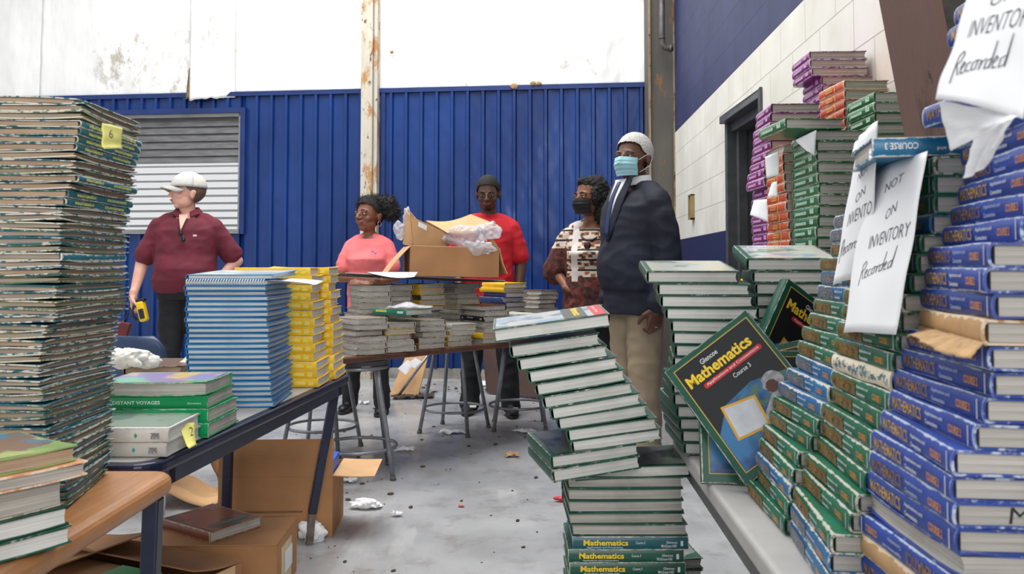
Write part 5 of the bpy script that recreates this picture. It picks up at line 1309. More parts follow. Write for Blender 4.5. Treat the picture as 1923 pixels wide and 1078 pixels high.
def mask(p, mat, loopmat, z0=.018, z1=.092):
    Mh = p.Mh
    def fn(u, v):
        a = (u - .5) * 2.35; r = .096 + .016 * math.exp(-((v - .40) / .28) ** 2); z = z1 + .012 + .006 * math.cos(a * 1.6) * (1 - v) - (z1 + .012 - z0) * v; r += .016 * math.exp(-((u - .5) / .07) ** 2 - ((v - .22) / .3) ** 2)
        pl = .0022 * (1 if int(v * 9) % 2 else -1) * (1 if .15 < v < .85 else 0)
        return Mh @ Vector((.071 * math.sin(a) * (1 - .10 * v * v), -.0145 - (r - .008 * v * v + pl) * math.cos(a) ** .8 + .0, z))
    o = MB().sheet(fn, 26, 27, .0015).build('face_mask', mat, p.o)
    for s in (-1, 1):
        mb = MB(); mb.tube([Mh @ Vector((s * .066, -.055, z1 + .002)), Mh @ Vector((s * .080, -.020, .116)), Mh @ Vector((s * .090, .012, .124)), Mh @ Vector((s * .090, .026, .105)), Mh @ Vector((s * .086, .008, .066)), Mh @ Vector((s * .064, -.048, z0 + .016))], .0016, 6); mb.build('ear_loop', loopmat, o)
mask(p, M('black_mask_cloth', (30, 28, 30), .8), M('black_elastic', (24, 24, 24), .8))
Mh = p.Mh; tr3 = lambda x, y, z: Mh @ Vector((x, y, z))
hc_ = [(tr3(0, .035, .150), (.100, .105, .100)), (tr3(.066, -.015, .12), (.038, .055, .07)), (tr3(-.066, .0, .12), (.03, .05, .07)), (tr3(0, -.03, .20), (.06, .05, .03)), (tr3(.075, .02, .02), (.05, .06, .08)), (tr3(.052, .030, .085), (.050, .07, .09)), (tr3(-.050, .045, .085), (.045, .06, .09)), (tr3(.02, .085, .06), (.085, .05, .11)), (tr3(.045, .05, -.015), (.062, .06, .075)), (tr3(-.03, .07, -.01), (.06, .06, .075)), (tr3(.06, .03, .02), (.05, .06, .07)), (tr3(0, .0, .185), (.072, .08, .05))]
hp = puff(p.o, hc_, blkh, 500, .016, 9, 'wavy_hair', .012)

# 5 older man in the navy suit and blue mask
p = Person((at(1194, 600, 4.65).x, 4.65), -64, 1.045, 'older person with white hair in navy suit jacket and light blue face mask', dsk, 1.08)
aL = ((.205, .01, 1.40), (.232, .05, 1.10), (.215, -.02, .845)); aR = ((-.205, .01, 1.40), (-.24, .05, 1.10), (-.21, -.04, .86))
p.base(aL, aR, ((.11, -.02), (-.11, .03)), headyaw=22, headpitch=-1, jaw=1.05, headw=1.02, ar=1.05, belly=.03, hz=1.512, hs=1.13)
hand(p.body, p.v(*aL[2]), (-.03, -.12, -1), (-1, .1, 0), .75, -1, 1.12); hand(p.body, p.v(*aR[2]), (0, -.1, -1), (1, 0, 0), .6, 1, 1.1)
p.finish()
H = 1.045
mb = MB(); torso(mb, .034, .035, 1.10, z0=.93, z1=1.46, H=H); mb.loft([(p.v(0, .0, .80), .215, .168), (p.v(0, 0, .88), .212, .162), (p.v(0, 0, 1.0), .205, .155)], 30)
yoke(mb, H, (aL, aR), 1.12, .060, .078, .074, .5, 1.45)
for A in (aL, aR):
    a, b, c = p.v(*A[0]), p.v(*A[1]), p.v(*A[2]); limb(mb, [a.lerp(b, .3), b, c.lerp(b, .06)], [.076, .070, .060], 20)
navyc = M('navy_suit_cloth', (15, 21, 42), .75, 0, .16, 5, bump=.15, bscale=500)
jk = p.piece('suit_jacket', mb, navyc, .009, .010, 22, sc=4)
shc = M('white_shirt_cloth', (232, 234, 238), .7, 0, .03)
# shirt front, tie, lapels, collar
YJ = [(1.0, -.190), (1.08, -.196), (1.18, -.182), (1.28, -.168), (1.36, -.152), (1.41, -.136), (1.45, -.116), (1.50, -.088), (1.54, -.075)]
def yj(x, z, off=0): return interp(YJ, z, 1) * math.sqrt(max(.1, 1 - (x / .25) ** 2)) - off
MB().sheet(lambda u, v: Vector(((u - .5) * .11 * (1 - v), yj((u - .5) * .11 * (1 - v), 1.515 - .30 * v, .010), (1.515 - .30 * v) * H)), 8, 16, .003).build('shirt_front', shc, p.o)
MB().sheet(lambda u, v: Vector(((u - .5) * (.030 + .02 * v), yj(0, 1.50 - .29 * v, .016 if v < .95 else .012), (1.50 - .29 * v) * H)), 4, 14, .004).build('necktie', M('navy_tie_silk', (26, 40, 84), .4, 0, .2, 60), p.o)
for s in (-1, 1):
    def lap(u, v):
        x = s * (.060 * (1 - v) + .002 + u * (.050 * math.sin(PI * min(1, v * .75 + .2)) + .004)); z = 1.525 - .34 * v
        return Vector((x, yj(x, z, .012 - .008 * u), z * H))
    MB().sheet(lap, 5, 18, .005).build('lapel', navyc, jk)
    MB().sheet(lambda u, v: Vector((s * (.070 + .012 * v) * math.sin(.3 + u * 2.6), .014 - (.072 + .012 * v) * math.cos(.3 + u * 2.6), (1.540 - .045 * v - .02 * (1 - u) ** 2) * H)), 14, 4, .004).build('shirt_collar', shc, p.o)
for k in range(3): MB().ell(p.v(*aL[2]) + Vector((.052, .038, .03 + .026 * k)), .006).build('cuff_button', M('button_grey', (150, 146, 140), .3, .4), jk)
hw_ = p.v(*aL[2]); d_ = Vector((-.03, -.12, -1)).normalized(); n_ = Vector((-1, .1, 0)); n_ = (n_ - d_ * n_.dot(d_)).normalized(); s_ = d_.cross(n_) * -1
MB().ring(hw_ + d_ * .107 + s_ * -.012 + n_ * .006, .0115, .0022, 20, 8, Matrix((s_, n_, (d_ + n_ * .3).normalized())).transposed()).build('ring', M('silver_metal', (200, 200, 205), .2, .9), p.o)
p.trousers(M('khaki_trouser_cloth', (150, 134, 112), .85, 0, .1, 6, bump=.15, bscale=400), .020, 1.0, 25, belly=.03); p.shoes(M('black_leather', (24, 24, 26), .4))
eyes(p.o, p.Mh, dsk, -.5, (40, 28, 22), lids=.4, brow=(120, 112, 106)); scalp(p.o, p.Mh, gryh, .009, -.046, .082, .003, 1.02, .004)
mask(p, M('light_blue_mask', (158, 208, 218), .7, 0, .05), whitei)
# ---------------------------------------------------------------- cardboard, chair, papers, litter
kraft = M('kraft_cardboard', (176, 128, 86), .85, 0, .10, 5, bump=.12, bscale=120)
kraft2 = M('kraft_cardboard_light', (206, 164, 118), .85, 0, .08, 5)
kraftd = M('kraft_cardboard_brown', (158, 112, 74), .85, 0, .12, 5)
tape = M('clear_tape', (196, 160, 120), .25, 0, .1, 8)
paper = M('white_paper', (238, 239, 242), .75, 0, .02, 4)
pinkk = M('faded_print', (130, 96, 70), .8)
def obox(P, W, Dp, Hh, yaw, label, mat, name='cardboard_box', th=.004, lid=False, roll=0):
    "open box: four wall panels and a floor in one body; flaps are added by the caller in box space"
    o = empty(name, P, label, 'box'); o.rotation_euler = (0, math.radians(roll), math.radians(yaw))
    mb = MB(); mb.b2((0, 0, 0), (W, th, Hh)).b2((0, Dp - th, 0), (W, Dp, Hh)).b2((0, th, 0), (th, Dp - th, Hh)).b2((W - th, th, 0), (W, Dp - th, Hh)).b2((th, th, 0), (W - th, Dp - th, th))
    mb.build('carton_body', mat, o, .0015, 1); return o
def flap(o, p0, p1, d, mat, bend=.012, name='flap', th=.004, n=10):
    "panel hinged along p0-p1 reaching out by vector d, gently bent"
    p0, p1, d = Vector(p0), Vector(p1), Vector(d); nn = (p1 - p0).cross(d).normalized()
    return MB().sheet(lambda u, v: p0.lerp(p1, u) + d * v + nn * bend * math.sin(PI * v) * (1 + .4 * math.sin(u * 5)), n, n, th, False).build(name, mat, o)
# M: big open carton
b = obox((-1.19, 3.40, 0), .46, .30, .245, 3, 'large open kraft carton with raised flaps under the far end of the navy table', kraft)
flap(b, (0, 0, .245), (.46, 0, .245), (0, .03, .145), kraft, .006)
flap(b, (.46, 0, .245), (.46, .30, .245), (.17, .0, -.005), kraft2, .004)
flap(b, (0, .30, .245), (0, 0, .245), (-.05, 0, .12), kraftd, .01)
for k, w_ in enumerate((.24, .17, .2)): MB().b2((.10, -.0012, .10 - k * .022), (.10 + w_, -.0002, .108 - k * .022)).build('printed_line', pinkk, b)
MB().b2((.40, .02, .20), (.455, .2, .30)).build('blue_folder', M('blue_folder', (40, 96, 206), .5), b)
# N: closed carton with label
b = obox((-1.26, 2.74, 0), .49, .30, .186, 2, 'closed kraft carton with cream and white shipping label, worn book on top', kraft)
MB().b2((0, -.001, .186), (.49, .1495, .190)).build('flap', kraft, b, .001, 1); MB().b2((0, .1505, .186), (.49, .301, .190)).build('flap', kraft, b, .001, 1)
MB().b2((.4902, .07, .02), (.4912, .21, .155)).build('shipping_label', M('label_cream', (222, 202, 160), .6), b); MB().b2((.4914, .12, .055), (.4922, .22, .125)).build('address_sticker', paper, b)
# O: front carton with raised flaps
b = obox((-1.485, 2.385, 0), .60, .36, .235, -24, 'kraft carton with loose overlapping flaps in front of the navy table leg', kraftd)
flap(b, (0, 0, .235), (.60, 0, .235), (0, .17, .012), kraft, .010); flap(b, (0, .36, .236), (.60, .36, .236), (0, -.19, .032), kraftd, .012); flap(b, (0, 0, .236), (0, .36, .236), (.26, 0, .045), kraft, .014)
MB().b2((.37, .06, .262), (.52, .14, .264)).build('green_sticker', M('green_sticker', (60, 160, 80), .4), b)
MB().b2((.6005, .02, .08), (.6015, .33, .234)).build('tape_strip', tape, b)
K_old = pale_cover(Kind('textbook', .275, .21, .034, cover_mat('worn_brown_red_cover', (118, 66, 46), (170, 150, 120), amt=.003), PG, 'worn brown textbook', 1, .003), .21, .275, 81, ((74, 76, 74), (140, 84, 56), (96, 66, 48)))
K_old.poly([(.05, .04), (.19, .04), (.19, .07), (.05, .07)], faded('dark_green', (52, 96, 70), (120, 76, 52)), 'faded_title', .001)
put(K_old, bookmat((-.99, 2.765, .192), 56, (0, 0, 0)), 'worn brown textbook with dim picture cover lying on the labelled carton')
# kraft paper on the floor
o = empty('kraft_paper', (-1.42, 3.95, 0), 'crumpled kraft paper on the floor left of the large open carton', 'paper')
MB().sheet(lambda u, v: Vector(((u - .5) * .5, (v - .5) * .3, .05 + .04 * noise.noise(Vector((u * 4, v * 3, 2))) + .03 * math.sin(u * 9))), 24, 14, .001).build('sheet', kraft2, o)

# open carton on the cardboard sheet above the book piles
A = at(650, 516, 4.55); Bp = at(948, 530, 5.15); dv = Vector((-.42, .42, .0))
sh_ = empty('cardboard_sheet', A, 'flat dark cardboard sheet with white edge laid on the book piles under the open carton', 'board')
mb = MB(); n3 = Vector((0, 0, .004)); vv = [A, Bp, Bp + dv, A + dv]; mb.add([v - A for v in vv] + [v - A + n3 * 2 for v in vv], [(3, 2, 1, 0), (4, 5, 6, 7), (0, 1, 5, 4), (1, 2, 6, 5), (2, 3, 7, 6), (3, 0, 4, 7)]); mb.build('board', M('dark_backing', (70, 66, 64), .7), sh_)
mb = MB(); e3 = (Bp - A).normalized(); f3 = Vector((-.7, .7, 0)); q_ = [Vector((0, 0, .0085)), Bp - A + Vector((0, 0, .0085)), Bp - A + f3 * .012 + Vector((0, 0, .0085)), f3 * .012 + Vector((0, 0, .0085))]
mb.add([v - f3 * .002 + Vector((0, 0, -.011)) * (0) for v in q_] + [v + Vector((0, 0, .003)) - f3 * .002 for v in q_], [(3, 2, 1, 0), (4, 5, 6, 7), (0, 1, 5, 4), (1, 2, 6, 5), (2, 3, 7, 6), (3, 0, 4, 7)]); mb.build('white_edge', paper, sh_)
o = empty('paper_sheet', A + Vector((.1, -.0, .012)), 'loose white paper drooping from the cardboard sheet in front of the coral shirt', 'paper')
MB().sheet(lambda u, v: Vector((.02 + u * .26, -.02 + .16 * v - .04 * u, -.030 * math.sin(u * 2.2) * (1 - v) + .002)), 12, 8, .0006).build('sheet', paper, o)
bP = at(769, 518, 4.76); rise = math.degrees(math.asin(.0)) 
b = obox(bP, .525, .34, .172, 14, 'open kraft carton with wide flaps resting on the cardboard sheet', kraft, roll=1.2)
flap(b, (0, 0, .172), (0, .34, .172), (-.135, -.02, -.165), kraft2, .006); flap(b, (.525, 0, .172), (.525, .34, .172), (.045, -.02, -.15), kraft2, .008)
flap(b, (0, 0, .172), (.525, 0, .172), (.0, .03, .0), kraft, .002)
# upper torn carton lying in it
def up(px, py, d): return at(px, py, d)
c2 = empty('torn_cardboard_box', bP + Vector((.05, .15, .1)), 'torn kraft carton with a dark gap, lying tilted inside the open carton', 'box')
def quadsheet(root, pts, mat, name, th=.004, bend=0, n=10, amp=.0):
    P4 = [Vector(p) - root.location for p in pts]; nn = (P4[1] - P4[0]).cross(P4[3] - P4[0]).normalized()
    return MB().sheet(lambda u, v: (P4[0].lerp(P4[1], u)).lerp(P4[3].lerp(P4[2], u), v) + nn * (bend * math.sin(PI * u) + amp * noise.noise(Vector((u * 4, v * 4, len(name))))), n, n, th, False).build(name, mat, root)
quadsheet(c2, [up(772, 406, 4.88), up(838, 438, 4.92), up(842, 470, 4.95), up(776, 462, 4.9)], kraft2, 'side_panel', bend=-.006)
quadsheet(c2, [up(800, 415, 5.12), up(884, 403, 5.2), up(936, 424, 5.05), up(840, 438, 4.86)], kraft2, 'top_flap', bend=.025)
quadsheet(c2, [up(838, 438, 4.90), up(800, 415, 5.1), up(802, 462, 5.1), up(842, 472, 4.93)], kraftd, 'inner_wall')
quadsheet(c2, [up(780, 410, 4.9), up(770, 398, 5.05), up(768, 458, 5.05), up(774, 462, 4.9)], kraft, 'end_panel')
quadsheet(c2, [up(770, 405, 4.9), up(764, 390, 4.95), up(756, 458, 4.95), up(776, 462, 4.92)], kraft2, 'bent_flap', bend=.01)
quadsheet(c2, [up(920, 440, 5.0), up(936, 464, 5.0), up(938, 478, 5.0), up(918, 474, 5.0)], kraft2, 'corner_panel')
MB().add([Vector(v) - c2.location for v in (up(786, 416, 4.873), up(802, 424, 4.884), up(801, 433, 4.886), up(785, 425, 4.874))], [(0, 3, 2, 1)]).build('white_label', paper, c2)
# clear plastic
pl = NT('clear_plastic_film'); pl.col(S((232, 232, 238))); pl.rough(.18); pl.b.inputs['Transmission Weight'].default_value = .35; pl.b.inputs['Alpha'].default_value = .62; v = pl.coord(); pl.bump(pl.noise(45, v, 4), .9, .01); plastic = pl.m
def crumple(root, c, r, name='crumpled_film', mat=None, seed=0, amp=.35, nu=40, nv=26, fq=22):
    mb = MB(); mb.ell(Vector(c) - root.location, r, None, nu, nv); c0_ = Vector(c) - root.location; vs = []
    for p_ in mb.v:
        p_ = Vector(p_); d = p_ - c0_; k = 1 + amp * (abs(noise.noise(d * fq + Vector((seed, 0, 0)))) * 2 - .6 + .5 * noise.noise(d * fq * 2.7)); vs.append(tuple(c0_ + d * k))
    mb.v = vs; mb.sm = [False] * len(mb.f); return mb.build(name, mat or plastic, root)
o = empty('plastic_wrap', up(885, 445, 4.9), 'crumpled clear plastic wrap bulging out of the torn carton', 'plastic wrap')
crumple(o, up(878, 446, 4.93), (.125, .07, .075), seed=1, fq=13, nu=64, nv=40); crumple(o, up(916, 434, 4.95), (.075, .06, .055), seed=5, fq=14, nu=56, nv=36); crumple(o, up(900, 466, 4.86), (.10, .03, .045), seed=9, fq=16, nu=56, nv=36)
o = empty('plastic_wrap', up(755, 425, 4.9), 'pale clear plastic wrap sticking out at the left of the torn carton', 'plastic wrap')
crumple(o, up(752, 434, 4.95), (.036, .04, .06), seed=12, fq=15); crumple(o, up(764, 412, 4.97), (.024, .03, .085), seed=15, fq=15)
o = empty('plastic_film', gb.matrix_world.translation + Vector((.02, .0, .035)), 'thin clear plastic film spread over the green textbook on the board', 'plastic wrap')
MB().sheet(lambda u, v: Vector(((u - .35) * .24 - .05, (v) * .18 + .01, .006 + .016 * abs(noise.noise(Vector((u * 4, v * 4, 1)))) + .022 * math.exp(-((u - .45) / .22) ** 2 - ((v - .5) / .3) ** 2))), 24, 18, .0006, False).build('film', plastic, o)

# white crumpled wrapping and fabric behind the teal stack
wrap = M('white_wrap_film', (232, 228, 216), .45, 0, .05, 8)
o = empty('wrapping', at(255, 668, 2.72), 'crumpled off-white wrapping on the low pile behind the teal stack', 'wrapping')
crumple(o, at(240, 672, 2.82), (.07, .05, .035), 'crumpled_wrap', wrap, 3, .3); crumple(o, at(275, 678, 2.86), (.05, .05, .025), 'crumpled_wrap', wrap, 8, .3)
o = empty('paper_sheet', at(345, 675, 3.0), 'curled cream paper sheet standing between the small tan books and the blue stack', 'paper')
quadsheet(o, [at(326, 686, 3.0), at(358, 655, 3.02), at(360, 692, 2.96), at(330, 694, 2.94)], M('cream_paper', (236, 230, 208), .7), 'sheet', .001, .01)
# white sheet between the booklet and the notebooks
o = empty('paper_sheet', at(545, 527, 2.62), 'white paper sheet slipped under the booklet on the blue stack', 'paper')
z_ = zn - .0012
MB().sheet(lambda u, v: Vector((-.20 + .26 * u, .0 + .20 * v, z_ - o.location.z - .012 * u ** 3 - .006 * u * math.sin(4 * v))), 10, 10, .0005).build('sheet', paper, o)

# blue plastic chair
cm_ = M('navy_chair_plastic', (52, 70, 106), .4, 0, .08, 12, bump=.1, bscale=200)
cc = Vector((at(300, 650, 3.95).x, 3.95, 0)); o = empty('plastic_chair', cc, 'dark blue plastic school chair behind the navy table', 'chair'); o.rotation_euler = (0, 0, math.radians(-14))
ch = MB(); ch.sheet(lambda u, v: Vector(((u - .5) * (.42 - .06 * v ** 3), -.20 + .42 * (1 - v) * 1 + 0, .44 + .0)), 10, 10, .006)
def backfn(u, v):
    a = (u - .5); w_ = .40 * (1 - .10 * v) * (1 if v < .8 else math.sqrt(max(.0, 1 - ((v - .8) / .2) ** 2 * .45))); return Vector((a * w_, -.20 - .07 * v + .05 * (2 * a) ** 2, .46 + .33 * v))
mb = MB(); mb.sheet(backfn, 16, 16, .007); mb.build('backrest', cm_, o)
MB().sheet(lambda u, v: Vector(((u - .5) * .40, -.19 + .40 * v, .45 - .012 * math.sin(PI * u) + .01 * v)), 12, 12, .007).build('seat', cm_, o)
chm = M('chrome', (190, 190, 195), .2, .9)
for s in (-1, 1):
    for fy, ty in ((-.23, -.13), (.22, .12)): MB().tube([(s * .15, ty, .435), (s * .20, fy, .01)], .011, 10).build('leg', chm, o)
    MB().ell((s * .042, -.253, .70), .006).build('rivet', chm, o)

# hanging papers --------------------------------------------------------
def hang(corners, label, texts, mat=paper, curl=.01, n=18, seed=0, bottom=0.0, name='paper_sheet', tilt_text=None):
    """corners TL, TR, BR, BL as world points; texts (string, u0, v0, u1, height fraction, bold, shear) in sheet space"""
    C = [Vector(c) for c in corners]; o = empty(name, C[0], label, 'paper'); nn = (C[1] - C[0]).cross(C[3] - C[0]).normalized()
    if nn.dot((C[0] + C[2]) / 2 - cam.location) > 0: nn = -nn
    def sf(u, v):
        p_ = C[0].lerp(C[1], u).lerp(C[3].lerp(C[2], u), v)
        return p_ + nn * (curl * math.sin(PI * u * 1.1 + .3) * (.4 + .6 * v) + .35 * curl * noise.noise(Vector((u * 3 + seed, v * 3, seed))) + bottom * max(0, v - .75) ** 2 * 16) - C[0]
    MB().sheet(sf, n, n, .0004).build('sheet', mat, o)
    vs = []; fs = []
    for st, u0, v0, u1, hh, bold, sh in texts:
        me = text_mesh(st, 1.0, 1.0, -.012, sh); k = len(vs)
        for v in me.vertices:
            u = u0 + (u1 - u0) * v.co.x; vv_ = v0 + (tilt_text or 0) * v.co.x + hh * (1 - v.co.y)
            vs.append(tuple(sf(u, vv_) + nn * .0010))
        fs += [tuple(i + k for i in f.vertices) for f in me.polygons]
    if vs:
        me = D.meshes.new('lettering'); me.from_pydata(vs, [], fs); link('lettering', me, o, M('pencil_grey_ink', (70, 72, 84), .6, var=.02))
    return o, sf, nn
def scrawl(o, sf, nn, pts, r=.0011):
    q = MB(); ss = []
    for i in range(len(pts) - 1):
        for k in range(6): ss.append((pts[i][0] + (pts[i + 1][0] - pts[i][0]) * k / 6, pts[i][1] + (pts[i + 1][1] - pts[i][1]) * k / 6))
    q.tube([sf(*p_) + nn * .0016 for p_ in ss], r, 5); q.build('pencil_stroke', M('pencil_grey_ink', (70, 72, 84), .6, var=.02), o)
def script(o, sf, nn, u0, v0, du, h, slope=0.0):
    "the handwritten word Recorded as joined pencil strokes"
    S_ = [[(0, .1), (.02, 1.2)], [(0, .15), (.08, .0), (.13, .15), (.10, .42), (.03, .5), (.14, .95)],
          [(.17, .75), (.23, .6), (.20, .48), (.16, .65), (.19, .92), (.26, .9)], [(.34, .55), (.28, .6), (.28, .88), (.36, .88)],
          [(.44, .52), (.38, .62), (.39, .88), (.46, .85), (.46, .58), (.43, .52), (.5, .55)], [(.52, .55), (.53, .9), (.54, .62), (.60, .52)],
          [(.68, .55), (.61, .62), (.62, .9), (.69, .85), (.70, .0), (.70, .9)], [(.74, .75), (.80, .6), (.77, .5), (.73, .65), (.76, .92), (.82, .88)],
          [(.92, .55), (.85, .62), (.86, .92), (.93, .85), (.95, -.1), (.95, .92)]]
    q = MB()
    for st in S_:
        P_ = [(u0 + du * (a + .06 * (1 - b)), v0 + slope * a + h * b) for a, b in st]; ss = []
        for i in range(len(P_) - 1):
            for k in range(5): t = k / 5; ss.append((P_[i][0] * (1 - t) + P_[i + 1][0] * t, P_[i][1] * (1 - t) + P_[i + 1][1] * t))
        ss.append(P_[-1]); q.tube([sf(*p_) + nn * .0009 for p_ in ss], .00042, 5)
    q.build('handwriting', M('pencil_grey_ink', (70, 72, 84), .6, var=.02), o)
o, sf, nn = hang([at(1626, 330, 1.36), at(1739, 283, 1.12), at(1674, 627, 1.10), at(1588, 626, 1.33)], 'white NOT ON INVENTORY sheet hanging in the middle, in front of the green spines',
     [('NOT', .50, .125, .75, .052, .012, .1), ('ON', .56, .29, .74, .058, .012, .1), ('INVENTORY', .36, .425, .95, .078, .012, .15)], curl=.010, seed=2, tilt_text=-.04)
script(o, sf, nn, .30, .58, .52, .12, -.06)
o, sf, nn = hang([at(1614, 262, 1.42), at(1646, 226, 1.20), at(1629, 520, 1.32), at(1567, 537, 1.47)], 'narrow looking NOT ON INVENTORY sheet hanging left of the middle one',
     [('NOT', .50, .28, .80, .05, .012, .1), ('ON', .50, .42, .76, .055, .012, .1), ('INVENTO', .28, .53, .95, .085, .012, .15)], curl=.008, seed=6, tilt_text=-.05)
script(o, sf, nn, .15, .70, .80, .13, -.06)
o, sf, nn = hang([at(1822, -14, .83), at(1965, -80, .74), at(1912, 218, .72), at(1762, 190, .80)], 'largest NOT ON INVENTORY sheet, hanging from the near blue column at the upper right',
     [('ON', .44, .165, .72, .09, .012, .12), ('NOT', .40, .03, .80, .09, .012, .12), ('INVENTORY', .24, .34, 1.02, .14, .012, .2)], curl=.010, seed=9, tilt_text=-.05)
script(o, sf, nn, .18, .60, .62, .22, -.10)
# its folded lower part
q0 = o.location
C_ = [at(1762, 190, .80), at(1912, 218, .72), at(1880, 232, .72), at(1786, 283, .80)]
quadsheet(o, C_, paper, 'folded_corner', .0004, .004, 12, .004)
C_ = [at(1835, 230, .82), at(1925, 190, .76), at(1850, 300, .80), at(1808, 335, .84)]
o2 = empty('paper_sheet', C_[0], 'shaded white sheet hanging behind the largest one, its point reaching the blue spines', 'paper'); quadsheet(o2, C_, paper, 'sheet', .0004, .01, 14, .006)
# small slips on the orange, green and purple columns
for lab, c in (('blank white slip taped to the upper orange spines', [(1437, 295, 2.49), (1463, 284, 2.46), (1462, 329, 2.45), (1440, 335, 2.48)]),
               ('small notched white slip taped lower on the orange spines', [(1449, 346, 2.50), (1458, 340, 2.47), (1459, 369, 2.46), (1442, 371, 2.48)]),
               ('triangular white slip dangling from the crosswise green book', [(1493, 264, 2.30), (1533, 244, 2.27), (1529, 292, 2.26), (1515, 284, 2.27)]),
               ('white paper sheet tucked low in the purple column', [(1416, 377, 2.70), (1440, 374, 2.62), (1442, 417, 2.60), (1409, 404, 2.68)]),
               ('crumpled white slip at the end of the crosswise teal-blue book', [(1606, 268, 1.5), (1626, 256, 1.46), (1618, 276, 1.44), (1600, 294, 1.48)])):
    hang([at(*q_) for q_ in c], lab, [], curl=.004, n=8, seed=len(lab))
hang([at(1631, 282, 1.19), at(1700, 258, 1.30), at(1640, 302, 1.30), at(1628, 305, 1.16)], 'curled white sheet under the crosswise teal-blue book', [], curl=.012, seed=4)
# sticky notes
stk = M('sticky_yellow', (236, 230, 128), .7, 0, .03)
def sticky(C, label, ch, seed, u0=.3, u1=.5):
    o, sf, nn = hang(C, label, [(ch, u0, .2, u1, .36, 0, .1)], stk, .006, 10, seed, name='sticky_note', bottom=.004); o['category'] = 'sticky note'
sticky([at(191, 231, 1.50), at(231, 240, 1.60), at(230, 279, 1.59), at(189, 280, 1.49)], 'yellow sticky note marked 6 on the upper right side of the tall teal stack', '6', 1, .22, .40)
sticky([at(335, 797, 2.02), at(366, 793, 2.08), at(370, 836, 2.05), at(352, 845, 1.99)], 'yellow sticky note marked 2 on the white textbook pair', '2', 2, .45, .75)
# cardboard leaning at the back wall, folded chair
def leanboard(pts, label, mat, th=.01, name='cardboard_sheet'):
    o = empty(name, Vector(pts[0]), label, 'cardboard'); quadsheet(o, pts, mat, 'board', th, .01); return o
P4 = [at(775, 640, 7.3), at(812, 640, 7.2), at(786, 716, 7.0), at(733, 716, 7.1)]; P4[2].z = P4[3].z = .01
lb = leanboard(P4, 'flattened kraft carton with white label leaning behind the board', kraft2)
quadsheet(lb, [at(765, 676, 7.06), at(778, 684, 7.06), at(762, 704, 7.0), at(747, 692, 7.0)], paper, 'white_label', .002); quadsheet(lb, [at(780, 672, 7.04), at(792, 679, 7.04), at(778, 692, 7.0), at(766, 682, 7.0)], paper, 'white_label', .002)
mb = MB(); a_ = at(803, 668, 6.9); b_ = at(746, 733, 6.95); b_.z = .012
o = empty('metal_rod', b_, 'thin grey metal rod leaning against the flattened carton', 'rod'); MB().tube([a_ - b_, Vector((0, 0, 0))], .012, 8).build('rod', chm if False else M('stool_grey_metal', (146, 148, 154), .38), o)
P4 = [at(905, 640, 7.3), at(1012, 650, 7.1), at(1012, 735, 6.9), at(915, 705, 7.2)]; P4[2].z = .012; P4[3].z = .012
leanboard(P4, 'dark brown cardboard panel leaning behind the red-shirted person', M('dark_cardboard', (84, 64, 58), .8, 0, .15, 5), .012)
# white tissue at the table leg
o = empty('tissue', (-.80, 3.36, 0), 'crumpled white tissue on the floor at the navy table leg', 'tissue'); crumple(o, (-.80, 3.38, .035), (.055, .04, .042), 'crumpled_tissue', paper, 2, .4)
o = empty('tissue', (-.70, 3.75, 0), 'torn white paper on the floor right of the open carton', 'paper'); crumple(o, (-.66, 3.82, .02), (.08, .04, .02), 'crumpled_tissue', paper, 6, .5)
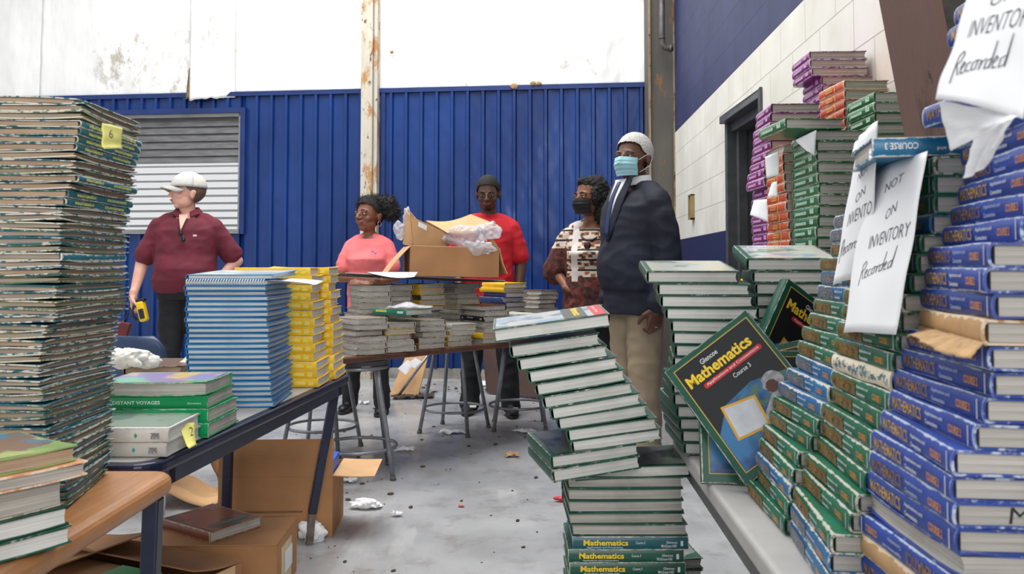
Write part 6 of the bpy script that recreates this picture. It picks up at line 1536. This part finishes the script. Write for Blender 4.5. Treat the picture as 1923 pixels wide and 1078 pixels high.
# paper scraps
for i, (x, y, s, lab) in enumerate(((850, 813, .10, 'flat torn white paper scrap below the middle stool'), (760, 846, .07, 'small grey paper scrap on the floor right of the nearest stool'), (655, 905, .05, 'tiny white scrap on the floor beside the open carton flap'),
        (985, 812, .09, 'crumpled white scrap on the floor left of the leaning stack'), (745, 968, .03, 'thin white sliver on the open floor'), (905, 722, .2, 'long pale scrap on the floor at the back wall'),
        (690, 893, .03, 'white fleck of paper in front of the nearest stool'), (962, 857, .05, 'small tan scrap on the floor by the jutting books'), (1248, 706, .12, 'white scrap on the floor behind the green stacks'), (684, 758, .06, 'white scrap on the floor between the coral-shirted person\'s shoes'))):
    g = onz(x, y, .004); o = empty('paper_scrap', g, lab, 'scrap'); r_ = random.Random(i)
    MB().sheet(lambda u, v: Vector(((u - .5) * s * 1.5 * (1 + .2 * math.sin(v * 9 + i)), (v - .5) * s * (1 + .3 * math.sin(u * 7 + i)), .012 + .02 * noise.noise(Vector((u * 4, v * 4, i))))), 10, 8, .0008, False).build('scrap', paper if i not in (7,) else kraft2, o)
g = onz(866, 951, .003); o = empty('paper_scrap', g, 'small pink scrap on the open floor', 'scrap'); MB().box((0, 0, .005), (.025, .02, .004)).build('scrap', M('pink_scrap', (206, 120, 110), .7), o)
g = onz(1051, 941, .003); o = empty('wrapper', g, 'red crumpled wrapper on the floor beside the leaning stack', 'wrapper'); crumple(o, g + Vector((0, 0, .012)), (.035, .015, .012), 'crumpled_wrapper', redi, 3, .4, 16, 10)
g = onz(775, 748, .003); o = empty('debris_strip', g, 'torn dark brown strip on the floor behind the stools', 'debris')
MB().sheet(lambda u, v: Vector(((u - .5) * .34, (v - .5) * .16 + .06 * u, .02 + .03 * noise.noise(Vector((u * 9, v * 4, 3))))), 26, 8, .003, False).build('strip', M('brown_debris', (84, 70, 62), .9, 0, .3, 20), o)
mb = MB(); r_ = random.Random(4)
for i in range(420):
    x = r_.uniform(-2.6, .4); y = r_.uniform(2.2, 7.8); s = r_.choice((.004, .006, .008, .014)) * r_.uniform(.6, 1.3)
    if i > 330: x = r_.gauss(-.2, .5); y = r_.gauss(7.3, .4); s *= 1.6
    if not (-3 < x < 1.2 and y < 8): continue
    mb.ell((x, y, s * .3), (s, s * r_.uniform(.4, 1), s * .35), Matrix.Rotation(r_.uniform(0, 3), 3, 'Z'), 6, 4, False)
fl = mb.build('floor_litter', M('brown_crumbs', (88, 74, 62), .9, 0, .35, 60)); tag(fl, 'brown crumbs and flecks of dirt scattered over the grey concrete floor', 'dirt', kind='stuff')
